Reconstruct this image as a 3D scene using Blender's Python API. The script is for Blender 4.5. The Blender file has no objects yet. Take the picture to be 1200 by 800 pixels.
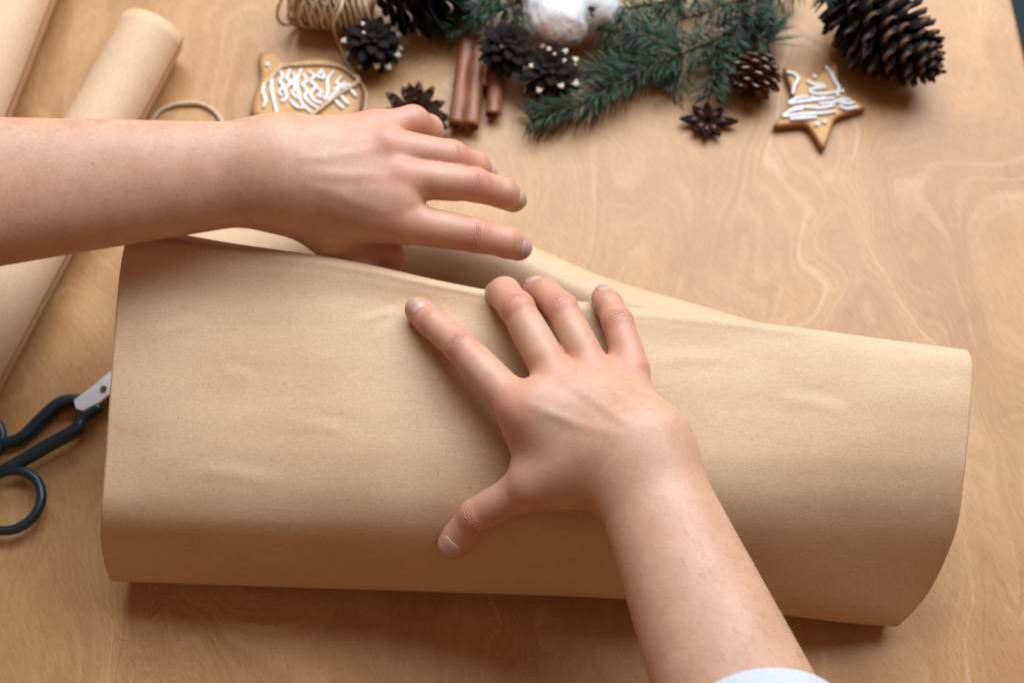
import bpy, bmesh, math, random
import numpy as np
from mathutils import Vector, Matrix, noise as mnoise

random.seed(7)
rng = np.random.default_rng(7)
R = math.radians
scene = bpy.context.scene
col = scene.collection

# ------------------------------------------------------------------ camera
CAM_H, PITCH, LENS = 0.70, 66.0, 40.0
FPX = 1200.0 * LENS / 36.0
cam_d = bpy.data.cameras.new('camera')
cam_d.lens = LENS
cam_d.sensor_width = 36.0
cam_d.clip_start = 0.02
cam_d.clip_end = 50.0
cam = bpy.data.objects.new('camera', cam_d)
cam.location = (0, 0, CAM_H)
cam.rotation_euler = (R(90 - PITCH), 0, 0)
cam_d.dof.use_dof = True
cam_d.dof.focus_distance = 0.605
cam_d.dof.aperture_fstop = 5.8
col.objects.link(cam)
scene.camera = cam

# ------------------------------------------------------------------ light
world = bpy.data.worlds.new('World')
scene.world = world
world.use_nodes = True
bg = world.node_tree.nodes['Background']
bg.inputs[0].default_value = (1.0, 0.56, 0.31, 1)
bg.inputs[1].default_value = 0.27

def area_light(name, loc, target, sx, sy, energy, color):
    l = bpy.data.lights.new(name, 'AREA')
    l.shape = 'RECTANGLE'
    l.size, l.size_y = sx, sy
    l.energy = energy
    l.color = color
    o = bpy.data.objects.new(name, l)
    o.location = loc
    d = Vector(target) - Vector(loc)
    o.rotation_euler = d.to_track_quat('-Z', 'Y').to_euler()
    col.objects.link(o)
    return o

area_light('window_light', (0.34, 1.32, 1.28), (0.05, 0.22, 0.05), 1.9, 1.25, 66, (0.87, 0.99, 1.14))

scene.view_settings.view_transform = 'Standard'
scene.view_settings.look = 'None'
scene.view_settings.exposure = 0.0
scene.view_settings.gamma = 1.0
scene.render.engine = 'CYCLES'
scene.cycles.use_denoising = True
scene.cycles.max_bounces = 8

# ------------------------------------------------------------------ pixel -> place
_p = R(PITCH)
FWD = np.array([0, math.cos(_p), -math.sin(_p)])
UPV = np.array([0, math.sin(_p), math.cos(_p)])
RGT = np.array([1.0, 0, 0])
CAMP = np.array([0, 0, CAM_H])

def ray(u, v):
    return FWD + RGT * (u - 600) / FPX + UPV * (400 - v) / FPX

def P(u, v, z=0.0):
    d = ray(u, v)
    t = (z - CAM_H) / d[2]
    return CAMP + d * t

def project(p):
    d = np.asarray(p, float) - CAMP
    k = d @ FWD
    return 600 + FPX * (d @ RGT) / k, 400 - FPX * (d @ UPV) / k

def V(u, v, z=0.0):
    return Vector(P(u, v, z))

# ------------------------------------------------------------------ helpers
def link(name, mesh, mat=None, parent=None):
    o = bpy.data.objects.new(name, mesh)
    col.objects.link(o)
    if mat is not None:
        mats = mat if isinstance(mat, (list, tuple)) else [mat]
        if len(mesh.materials) == 0:
            for m in mats:
                mesh.materials.append(m)
    if parent is not None:
        o.parent = parent
    return o

def tag(o, label=None, cat=None, group=None, kind=None):
    if label: o['label'] = label
    if cat: o['category'] = cat
    if group: o['group'] = group
    if kind: o['kind'] = kind
    return o

def empty(name, loc=(0, 0, 0)):
    o = bpy.data.objects.new(name, None)
    o.empty_display_size = 0.01
    o.location = loc
    col.objects.link(o)
    return o

def mesh_np(name, verts, faces, smooth=True):
    me = bpy.data.meshes.new(name)
    me.from_pydata([tuple(map(float, v)) for v in verts], [], [tuple(map(int, f)) for f in faces])
    me.update()
    if smooth:
        me.polygons.foreach_set('use_smooth', [True] * len(me.polygons))
    return me

def bm_mesh(name, bm, smooth=True):
    bmesh.ops.recalc_face_normals(bm, faces=bm.faces)
    me = bpy.data.meshes.new(name)
    bm.to_mesh(me)
    bm.free()
    if smooth:
        me.polygons.foreach_set('use_smooth', [True] * len(me.polygons))
    return me

def catmull(pts, n):
    """pts (k,d) -> n points of a Catmull-Rom curve through them"""
    pts = np.asarray(pts, float)
    k = len(pts)
    ext = np.vstack([2 * pts[0] - pts[1], pts, 2 * pts[-1] - pts[-2]])
    t = np.linspace(0, k - 1, n)
    i = np.minimum(t.astype(int), k - 2)
    f = (t - i)[:, None]
    p0, p1, p2, p3 = ext[i], ext[i + 1], ext[i + 2], ext[i + 3]
    return 0.5 * ((2 * p1) + (-p0 + p2) * f + (2 * p0 - 5 * p1 + 4 * p2 - p3) * f ** 2 + (-p0 + 3 * p1 - 3 * p2 + p3) * f ** 3)

def tube_bm(bm, pts, rad, seg=8, cap=True):
    pts = [Vector(p) for p in pts]
    n = len(pts)
    if not hasattr(rad, '__len__'):
        rad = [rad] * n
    rings = []
    prev = None
    for i, p in enumerate(pts):
        a = pts[max(i - 1, 0)]
        b = pts[min(i + 1, n - 1)]
        d = (b - a).normalized()
        if prev is None:
            ref = Vector((0, 0, 1)) if abs(d.z) < 0.9 else Vector((1, 0, 0))
            x = d.cross(ref).normalized()
        else:
            x = (prev - d * prev.dot(d)).normalized()
        prev = x
        y = d.cross(x)
        rings.append([bm.verts.new(p + (x * math.cos(t) + y * math.sin(t)) * rad[i]) for t in [2 * math.pi * k / seg for k in range(seg)]])
    for i in range(n - 1):
        for k in range(seg):
            bm.faces.new((rings[i][k], rings[i][(k + 1) % seg], rings[i + 1][(k + 1) % seg], rings[i + 1][k]))
    if cap:
        bm.faces.new(rings[0][::-1])
        bm.faces.new(rings[-1])
    return rings

def tube(name, pts, rad, mat, parent=None, seg=8):
    bm = bmesh.new()
    tube_bm(bm, pts, rad, seg)
    return link(name, bm_mesh(name, bm), mat, parent)

# ------------------------------------------------------------------ material helpers
def new_mat(name):
    m = bpy.data.materials.new(name)
    m.use_nodes = True
    nt = m.node_tree
    b = nt.nodes['Principled BSDF']
    return m, nt, b

def node(nt, typ, **kw):
    n = nt.nodes.new(typ)
    for k, v in kw.items():
        if k.startswith('i_'):
            key = k[2:]
            key = int(key) if key.isdigit() else key.replace('_', ' ')
            n.inputs[key].default_value = v
        else:
            setattr(n, k, v)
    return n

def ramp(nt, fac, stops):
    r = nt.nodes.new('ShaderNodeValToRGB')
    els = r.color_ramp.elements
    while len(els) < len(stops):
        els.new(0.5)
    for e, (p, c) in zip(els, stops):
        e.position = p
        e.color = (c[0], c[1], c[2], 1) if len(c) == 3 else c
    nt.links.new(fac, r.inputs[0])
    return r

def mixc(nt, fac, a, b, mode='MIX'):
    m = nt.nodes.new('ShaderNodeMix')
    m.data_type = 'RGBA'
    m.blend_type = mode
    for s, idx in ((fac, 0), (a, 6), (b, 7)):
        if hasattr(s, 'is_output'):
            nt.links.new(s, m.inputs[idx])
        else:
            m.inputs[idx].default_value = s if idx == 0 else (*s[:3], 1)
    return m.outputs[2]

def math_n(nt, op, a, b=None, clamp=False):
    m = nt.nodes.new('ShaderNodeMath')
    m.operation = op
    m.use_clamp = clamp
    for i, s in enumerate((a, b)):
        if s is None:
            continue
        if hasattr(s, 'is_output'):
            nt.links.new(s, m.inputs[i])
        else:
            m.inputs[i].default_value = s
    return m.outputs[0]

def bump(nt, b, height, strength=0.3, dist=0.001, prev=None):
    n = nt.nodes.new('ShaderNodeBump')
    n.inputs['Strength'].default_value = strength
    n.inputs['Distance'].default_value = dist
    nt.links.new(height, n.inputs['Height'])
    if prev is not None:
        nt.links.new(prev, n.inputs['Normal'])
    nt.links.new(n.outputs[0], b.inputs['Normal'])
    return n.outputs[0]

def coords(nt, kind='Object', scale=(1, 1, 1), rot=(0, 0, 0)):
    t = nt.nodes.new('ShaderNodeTexCoord')
    m = nt.nodes.new('ShaderNodeMapping')
    m.inputs['Scale'].default_value = scale
    m.inputs['Rotation'].default_value = rot
    nt.links.new(t.outputs[kind], m.inputs[0])
    return m.outputs[0]

def noise_n(nt, vec, scale, detail=4, rough=0.55, dist=0.0):
    n = node(nt, 'ShaderNodeTexNoise', i_Scale=scale, i_Detail=detail, i_Roughness=rough, i_Distortion=dist)
    nt.links.new(vec, n.inputs['Vector'])
    return n.outputs[0]

def simple_mat(name, c1, c2, scale=80, rough=0.6, bump_s=0.2, bump_d=0.0005, spec=0.4, detail=4):
    m, nt, b = new_mat(name)
    v = coords(nt)
    n = noise_n(nt, v, scale, detail)
    r = ramp(nt, n, [(0.3, c1), (0.7, c2)])
    nt.links.new(r.outputs[0], b.inputs['Base Color'])
    b.inputs['Roughness'].default_value = rough
    b.inputs['Specular IOR Level'].default_value = spec
    if bump_s:
        bump(nt, b, n, bump_s, bump_d)
    return m

# ---- wood
def mat_wood():
    m, nt, b = new_mat('plywood')
    v = coords(nt)
    # broad tone
    big = noise_n(nt, v, 3.2, 3, 0.5, 0.4)
    base = ramp(nt, big, [(0.28, (0.42, 0.215, 0.078)), (0.52, (0.475, 0.268, 0.108)), (0.75, (0.52, 0.312, 0.138))])
    # swirling figure: contour lines of a warped noise
    warp = node(nt, 'ShaderNodeTexNoise', i_Scale=5.0, i_Detail=2.0, i_Roughness=0.5)
    nt.links.new(v, warp.inputs['Vector'])
    add = node(nt, 'ShaderNodeVectorMath', operation='MULTIPLY_ADD')
    add.inputs[1].default_value = (0.10, 0.10, 0.0)
    nt.links.new(warp.outputs[1], add.inputs[0])
    nt.links.new(v, add.inputs[2])
    mp = node(nt, 'ShaderNodeMapping')
    mp.inputs['Rotation'].default_value = (0, 0, R(35))
    mp.inputs['Scale'].default_value = (1.0, 0.42, 1.0)
    nt.links.new(add.outputs[0], mp.inputs[0])
    field = noise_n(nt, mp.outputs[0], 6.0, 2.5, 0.5, 0.6)
    s = math_n(nt, 'SINE', math_n(nt, 'MULTIPLY', field, 120.0))
    line = ramp(nt, s, [(0.62, (0, 0, 0)), (0.99, (1, 1, 1))])
    brk = ramp(nt, noise_n(nt, v, 13.0, 4), [(0.42, (0, 0, 0)), (0.62, (1, 1, 1))])
    lf = math_n(nt, 'MULTIPLY', line.outputs[0], brk.outputs[0])
    lf = math_n(nt, 'MULTIPLY', lf, 0.24)
    c = mixc(nt, lf, base.outputs[0], (0.66, 0.46, 0.28))
    blot = noise_n(nt, v, 22.0, 5, 0.62)
    br = ramp(nt, blot, [(0.30, (0.86, 0.82, 0.78)), (0.65, (1.06, 1.06, 1.06))])
    c = mixc(nt, 0.6, c, br.outputs[0], 'MULTIPLY')
    s2 = math_n(nt, 'SINE', math_n(nt, 'MULTIPLY', field, 33.0))
    sh = ramp(nt, s2, [(0.0, (0.86, 0.81, 0.75)), (0.8, (1.03, 1.03, 1.03))])
    c = mixc(nt, 0.7, c, sh.outputs[0], 'MULTIPLY')
    jit = math_n(nt, 'MULTIPLY', noise_n(nt, v, 130.0, 3), 2.6)
    s3 = math_n(nt, 'SINE', math_n(nt, 'ADD', math_n(nt, 'MULTIPLY', field, 420.0), jit))
    g3 = ramp(nt, s3, [(0.05, (0.88, 0.82, 0.76)), (0.7, (1.02, 1.02, 1.02))])
    patch = ramp(nt, noise_n(nt, v, 7.0, 3), [(0.38, (0.15, 0.15, 0.15)), (0.62, (0.50, 0.50, 0.50))])
    c = mixc(nt, patch.outputs[0], c, g3.outputs[0], 'MULTIPLY')
    s4 = math_n(nt, 'SINE', math_n(nt, 'ADD', math_n(nt, 'MULTIPLY', field, 190.0), math_n(nt, 'MULTIPLY', jit, 0.6)))
    g4 = ramp(nt, s4, [(0.72, (0, 0, 0)), (0.98, (0.16, 0.16, 0.16))])
    c = mixc(nt, math_n(nt, 'MULTIPLY', g4.outputs[0], brk.outputs[0]), c, (0.62, 0.43, 0.26))
    # fine fibres
    add2 = node(nt, 'ShaderNodeVectorMath', operation='MULTIPLY_ADD')
    add2.inputs[1].default_value = (0.035, 0.035, 0.0)
    nt.links.new(warp.outputs[1], add2.inputs[0])
    nt.links.new(v, add2.inputs[2])
    mp1 = node(nt, 'ShaderNodeMapping')
    mp1.inputs['Rotation'].default_value = (0, 0, R(62))
    nt.links.new(add2.outputs[0], mp1.inputs[0])
    mp2 = node(nt, 'ShaderNodeMapping')
    mp2.inputs['Scale'].default_value = (95, 700, 1)
    nt.links.new(mp1.outputs[0], mp2.inputs[0])
    fib = noise_n(nt, mp2.outputs[0], 1.0, 3, 0.6)
    fr = ramp(nt, fib, [(0.32, (0.76, 0.70, 0.64)), (0.6, (1.05, 1.05, 1.06))])
    c = mixc(nt, 0.5, c, fr.outputs[0], 'MULTIPLY')
    mp3 = node(nt, 'ShaderNodeMapping')
    mp3.inputs['Scale'].default_value = (170, 1300, 1)
    nt.links.new(mp1.outputs[0], mp3.inputs[0])
    pore = noise_n(nt, mp3.outputs[0], 1.0, 2, 0.5)
    pr = ramp(nt, pore, [(0.30, (0.62, 0.54, 0.46)), (0.40, (1.0, 1.0, 1.0))])
    c = mixc(nt, 0.45, c, pr.outputs[0], 'MULTIPLY')
    pl = ramp(nt, pore, [(0.62, (0, 0, 0)), (0.74, (0.2, 0.2, 0.2))])
    c = mixc(nt, pl.outputs[0], c, (0.66, 0.46, 0.28))
    nt.links.new(c, b.inputs['Base Color'])
    b.inputs['Roughness'].default_value = 0.46
    b.inputs['Specular IOR Level'].default_value = 0.38
    bump(nt, b, fib, 0.07, 0.0003)
    return m

def mat_paper(name='kraft_paper', tone=1.0, ridges=0.0):
    m, nt, b = new_mat(name)
    v = coords(nt)
    n1 = noise_n(nt, v, 14, 4)
    c = ramp(nt, n1, [(0.3, (0.545 * tone, 0.358 * tone, 0.208 * tone)), (0.7, (0.605 * tone, 0.412 * tone, 0.252 * tone))])
    n2 = noise_n(nt, v, 900, 3, 0.6)
    f = ramp(nt, n2, [(0.30, (0.84, 0.81, 0.77)), (0.62, (1.06, 1.06, 1.06))])
    cc = mixc(nt, 0.75, c.outputs[0], f.outputs[0], 'MULTIPLY')
    # long pulp fibres running with the sheet
    mp = coords(nt, scale=(120, 1600, 1600))
    n3 = noise_n(nt, mp, 1.0, 2)
    f3 = ramp(nt, n3, [(0.33, (0.90, 0.88, 0.85)), (0.6, (1.02, 1.02, 1.02))])
    cc = mixc(nt, 0.6, cc, f3.outputs[0], 'MULTIPLY')
    vo = node(nt, 'ShaderNodeTexVoronoi', i_Scale=70.0)
    vo.feature = 'F1'
    nt.links.new(v, vo.inputs['Vector'])
    sp = math_n(nt, 'LESS_THAN', vo.outputs['Distance'], 0.035)
    cc = mixc(nt, math_n(nt, 'MULTIPLY', sp, 0.5), cc, (0.12, 0.07, 0.035))
    nt.links.new(cc, b.inputs['Base Color'])
    b.inputs['Roughness'].default_value = 0.58
    b.inputs['Specular IOR Level'].default_value = 0.30
    n4 = noise_n(nt, v, 28, 4, 0.6, 0.3)
    nb = bump(nt, b, n4, 0.22, 0.002)
    bump(nt, b, n2, 0.10, 0.0003, nb)
    return m

def mat_skin():
    m, nt, b = new_mat('skin')
    v = coords(nt)
    at = node(nt, 'ShaderNodeAttribute', attribute_name='tint')
    sep = node(nt, 'ShaderNodeSeparateColor')
    nt.links.new(at.outputs['Color'], sep.inputs[0])
    n1 = noise_n(nt, v, 55, 4, 0.6)
    base = ramp(nt, n1, [(0.30, (0.48, 0.270, 0.162)), (0.70, (0.555, 0.340, 0.216))])
    n2 = noise_n(nt, v, 260, 3, 0.6)
    mot = ramp(nt, n2, [(0.3, (0.95, 0.92, 0.90)), (0.65, (1.02, 1.02, 1.02))])
    c = mixc(nt, 0.55, base.outputs[0], mot.outputs[0], 'MULTIPLY')
    blo = ramp(nt, noise_n(nt, v, 30, 3, 0.6), [(0.4, (0, 0, 0)), (0.75, (0.22, 0.22, 0.22))])
    c = mixc(nt, blo.outputs[0], c, (0.53, 0.24, 0.15))
    n5 = noise_n(nt, v, 620, 3, 0.65)
    fr = ramp(nt, n5, [(0.3, (0.90, 0.84, 0.81)), (0.62, (1.03, 1.03, 1.03))])
    c = mixc(nt, 0.7, c, fr.outputs[0], 'MULTIPLY')
    red = math_n(nt, 'MULTIPLY', sep.outputs[0], 0.80)
    c = mixc(nt, red, c, (0.56, 0.215, 0.145))
    vein = math_n(nt, 'MULTIPLY', sep.outputs[1], 0.34)
    c = mixc(nt, vein, c, (0.34, 0.28, 0.22))
    # knuckle creases
    ct = node(nt, 'ShaderNodeAttribute', attribute_name='crease')
    sp = node(nt, 'ShaderNodeSeparateXYZ')
    nt.links.new(ct.outputs['Vector'], sp.inputs[0])
    wob = math_n(nt, 'MULTIPLY', math_n(nt, 'SUBTRACT', noise_n(nt, v, 210, 3), 0.5), 3.2)
    t = math_n(nt, 'ADD', sp.outputs[0], wob)
    tot = None
    for off, sg, amp in ((-2.9, 0.42, 0.55), (-1.1, 0.36, 0.9), (0.35, 0.42, 1.0), (1.9, 0.36, 0.8), (3.8, 0.45, 0.4)):
        d = math_n(nt, 'DIVIDE', math_n(nt, 'SUBTRACT', t, off), sg)
        g = math_n(nt, 'POWER', 2.718, math_n(nt, 'MULTIPLY', math_n(nt, 'MULTIPLY', d, d), -1.0))
        g = math_n(nt, 'MULTIPLY', g, amp)
        tot = g if tot is None else math_n(nt, 'ADD', tot, g)
    cre = math_n(nt, 'MULTIPLY', tot, sp.outputs[1])
    c = mixc(nt, math_n(nt, 'MULTIPLY', cre, 0.50, True), c, (0.33, 0.14, 0.085))
    nt.links.new(c, b.inputs['Base Color'])
    b.inputs['Subsurface Weight'].default_value = 0.22
    b.inputs['Subsurface Radius'].default_value = (1.0, 0.36, 0.2)
    b.inputs['Subsurface Scale'].default_value = 0.004
    b.inputs['Roughness'].default_value = 0.47
    b.inputs['Specular IOR Level'].default_value = 0.38
    # skin relief
    vo = node(nt, 'ShaderNodeTexVoronoi', i_Scale=900.0)
    nt.links.new(v, vo.inputs['Vector'])
    nb = bump(nt, b, vo.outputs['Distance'], 0.07, 0.0003)
    nb = bump(nt, b, n2, 0.05, 0.0003, nb)
    nb = bump(nt, b, n5, 0.07, 0.0003, nb)
    h = math_n(nt, 'SUBTRACT', 1.0, math_n(nt, 'MULTIPLY', cre, math_n(nt, 'ADD', 0.35, noise_n(nt, v, 420, 2))))
    bump(nt, b, h, 0.9, 0.0006, nb)
    return m

def mat_nail():
    m, nt, b = new_mat('nail')
    at = node(nt, 'ShaderNodeAttribute', attribute_name='nail')
    sp = node(nt, 'ShaderNodeSeparateXYZ')
    nt.links.new(at.outputs['Vector'], sp.inputs[0])
    r = ramp(nt, sp.outputs[0], [(0.0, (0.50, 0.32, 0.26)), (0.22, (0.51, 0.34, 0.28)), (0.36, (0.47, 0.26, 0.20)), (0.88, (0.48, 0.275, 0.215)), (0.96, (0.55, 0.40, 0.33))])
    nt.links.new(r.outputs[0], b.inputs['Base Color'])
    b.inputs['Roughness'].default_value = 0.36
    b.inputs['Subsurface Weight'].default_value = 0.1
    b.inputs['Subsurface Scale'].default_value = 0.002
    b.inputs['Specular IOR Level'].default_value = 0.5
    return m

def mat_cone(name='cone_scale', c1=(0.006, 0.004, 0.003), c2=(0.020, 0.012, 0.008)):
    return simple_mat(name, c1, c2, 220, 0.85, 0.4, 0.0006, 0.2)

M = {}
M['wood'] = mat_wood()
M['paper'] = mat_paper()
M['roll'] = mat_paper('roll_paper', 1.05)
M['skin'] = mat_skin()
M['nail'] = mat_nail()
M['cone'] = mat_cone()
M['cone_brown'] = mat_cone('cone_brown', (0.07, 0.035, 0.02), (0.15, 0.08, 0.045))
M['cone_inner'] = mat_cone('cone_inner', (0.035, 0.016, 0.009), (0.085, 0.042, 0.022))
M['cone_tip'] = simple_mat('cone_tip', (0.45, 0.34, 0.24), (0.68, 0.56, 0.42), 400, 0.8, 0.3)
M['needle'] = simple_mat('needle', (0.013, 0.040, 0.024), (0.046, 0.105, 0.060), 60, 0.45, 0.0)
M['bark'] = simple_mat('bark', (0.06, 0.035, 0.02), (0.16, 0.09, 0.05), 300, 0.85, 0.4)
M['cinnamon'] = None
M['cotton'] = None
M['bract'] = simple_mat('bract', (0.025, 0.014, 0.009), (0.08, 0.045, 0.026), 200, 0.8, 0.3)
M['cookie'] = None
M['icing'] = simple_mat('icing', (0.66, 0.64, 0.61), (0.73, 0.71, 0.68), 200, 0.4, 0.15, 0.0006, 0.5)
M['anise'] = simple_mat('anise', (0.010, 0.004, 0.003), (0.030, 0.011, 0.007), 300, 0.8, 0.4, 0.0005, 0.15)
M['seed'] = simple_mat('seed', (0.06, 0.018, 0.008), (0.13, 0.04, 0.018), 300, 0.25, 0.0)
M['plastic'] = simple_mat('dark_teal_plastic', (0.0045, 0.022, 0.030), (0.006, 0.028, 0.037), 500, 0.34, 0.12, 0.0002, 0.5)
M['sleeve'] = simple_mat('white_fabric', (0.40, 0.42, 0.45), (0.52, 0.54, 0.57), 1500, 0.9, 0.6, 0.0005)
M['hair'] = simple_mat('hair', (0.16, 0.08, 0.04), (0.26, 0.14, 0.07), 300, 0.5, 0.0)
M['floor'] = simple_mat('dark_floor', (0.012, 0.030, 0.040), (0.020, 0.045, 0.055), 4, 0.7, 0.0)

def _mk_twine():
    m, nt, b = new_mat('jute')
    v = coords(nt)
    n = noise_n(nt, v, 700, 4)
    r = ramp(nt, n, [(0.3, (0.40, 0.27, 0.15)), (0.65, (0.72, 0.56, 0.38))])
    nt.links.new(r.outputs[0], b.inputs['Base Color'])
    b.inputs['Roughness'].default_value = 0.85
    bump(nt, b, n, 0.6, 0.0006)
    return m
M['twine'] = _mk_twine()

def _mk_cinnamon():
    m, nt, b = new_mat('cinnamon_bark')
    v = coords(nt, scale=(40, 600, 600))
    n = noise_n(nt, v, 1.0, 4)
    r = ramp(nt, n, [(0.3, (0.12, 0.034, 0.010)), (0.65, (0.30, 0.105, 0.032))])
    n2 = noise_n(nt, coords(nt), 60, 3)
    c = mixc(nt, 0.5, r.outputs[0], ramp(nt, n2, [(0.3, (0.6, 0.55, 0.5)), (0.7, (1.2, 1.15, 1.1))]).outputs[0], 'MULTIPLY')
    nt.links.new(c, b.inputs['Base Color'])
    b.inputs['Roughness'].default_value = 0.5
    bump(nt, b, n, 0.4, 0.0006)
    return m
M['cinnamon'] = _mk_cinnamon()

def _mk_cotton():
    m, nt, b = new_mat('cotton_fibre')
    n = noise_n(nt, coords(nt), 500, 5, 0.7)
    r = ramp(nt, n, [(0.3, (0.84, 0.85, 0.86)), (0.7, (0.90, 0.90, 0.90))])
    nt.links.new(r.outputs[0], b.inputs['Base Color'])
    b.inputs['Roughness'].default_value = 1.0
    b.inputs['Specular IOR Level'].default_value = 0.05
    b.inputs['Subsurface Weight'].default_value = 0.6
    b.inputs['Subsurface Scale'].default_value = 0.006
    bump(nt, b, n, 0.15, 0.0005)
    return m
M['cotton'] = _mk_cotton()

def _mk_cookie():
    m, nt, b = new_mat('gingerbread')
    n = noise_n(nt, coords(nt), 160, 5, 0.6)
    r = ramp(nt, n, [(0.3, (0.44, 0.22, 0.060)), (0.7, (0.58, 0.33, 0.105))])
    at = node(nt, 'ShaderNodeAttribute', attribute_name='baked')
    c = mixc(nt, at.outputs['Fac'], r.outputs[0], (0.20, 0.065, 0.018))
    nt.links.new(c, b.inputs['Base Color'])
    b.inputs['Roughness'].default_value = 0.6
    bump(nt, b, n, 0.35, 0.0008)
    return m
M['cookie'] = _mk_cookie()

def _mk_metal():
    m, nt, b = new_mat('brushed_steel')
    n = noise_n(nt, coords(nt, scale=(60, 900, 900)), 1.0, 3)
    r = ramp(nt, n, [(0.3, (0.70, 0.74, 0.79)), (0.7, (0.80, 0.84, 0.88))])
    nt.links.new(r.outputs[0], b.inputs['Base Color'])
    b.inputs['Metallic'].default_value = 0.35
    b.inputs['Roughness'].default_value = 0.42
    bump(nt, b, n, 0.08, 0.0003)
    return m
M['steel'] = _mk_metal()

# ================================================================== setting
def box_mesh(name, x0, x1, y0, y1, z0, z1, bev=0.0):
    bm = bmesh.new()
    bmesh.ops.create_cube(bm, size=1)
    for v in bm.verts:
        v.co = Vector((x0 if v.co.x < 0 else x1, y0 if v.co.y < 0 else y1, z0 if v.co.z < 0 else z1))
    if bev:
        bmesh.ops.bevel(bm, geom=list(bm.edges), offset=bev, segments=3, affect='EDGES', profile=0.5)
    return bm_mesh(name, bm, False)

TABLE_X = float(P(1187, 0)[0])
table = link('table_top', box_mesh('table_top', -0.95, TABLE_X, -0.45, 1.15, -0.028, 0.0, 0.004), M['wood'])
tag(table, kind='structure')
floor = link('floor', box_mesh('floor', -3, 3, -3, 3, -0.80, -0.75), M['floor'])
tag(floor, kind='structure')

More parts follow.
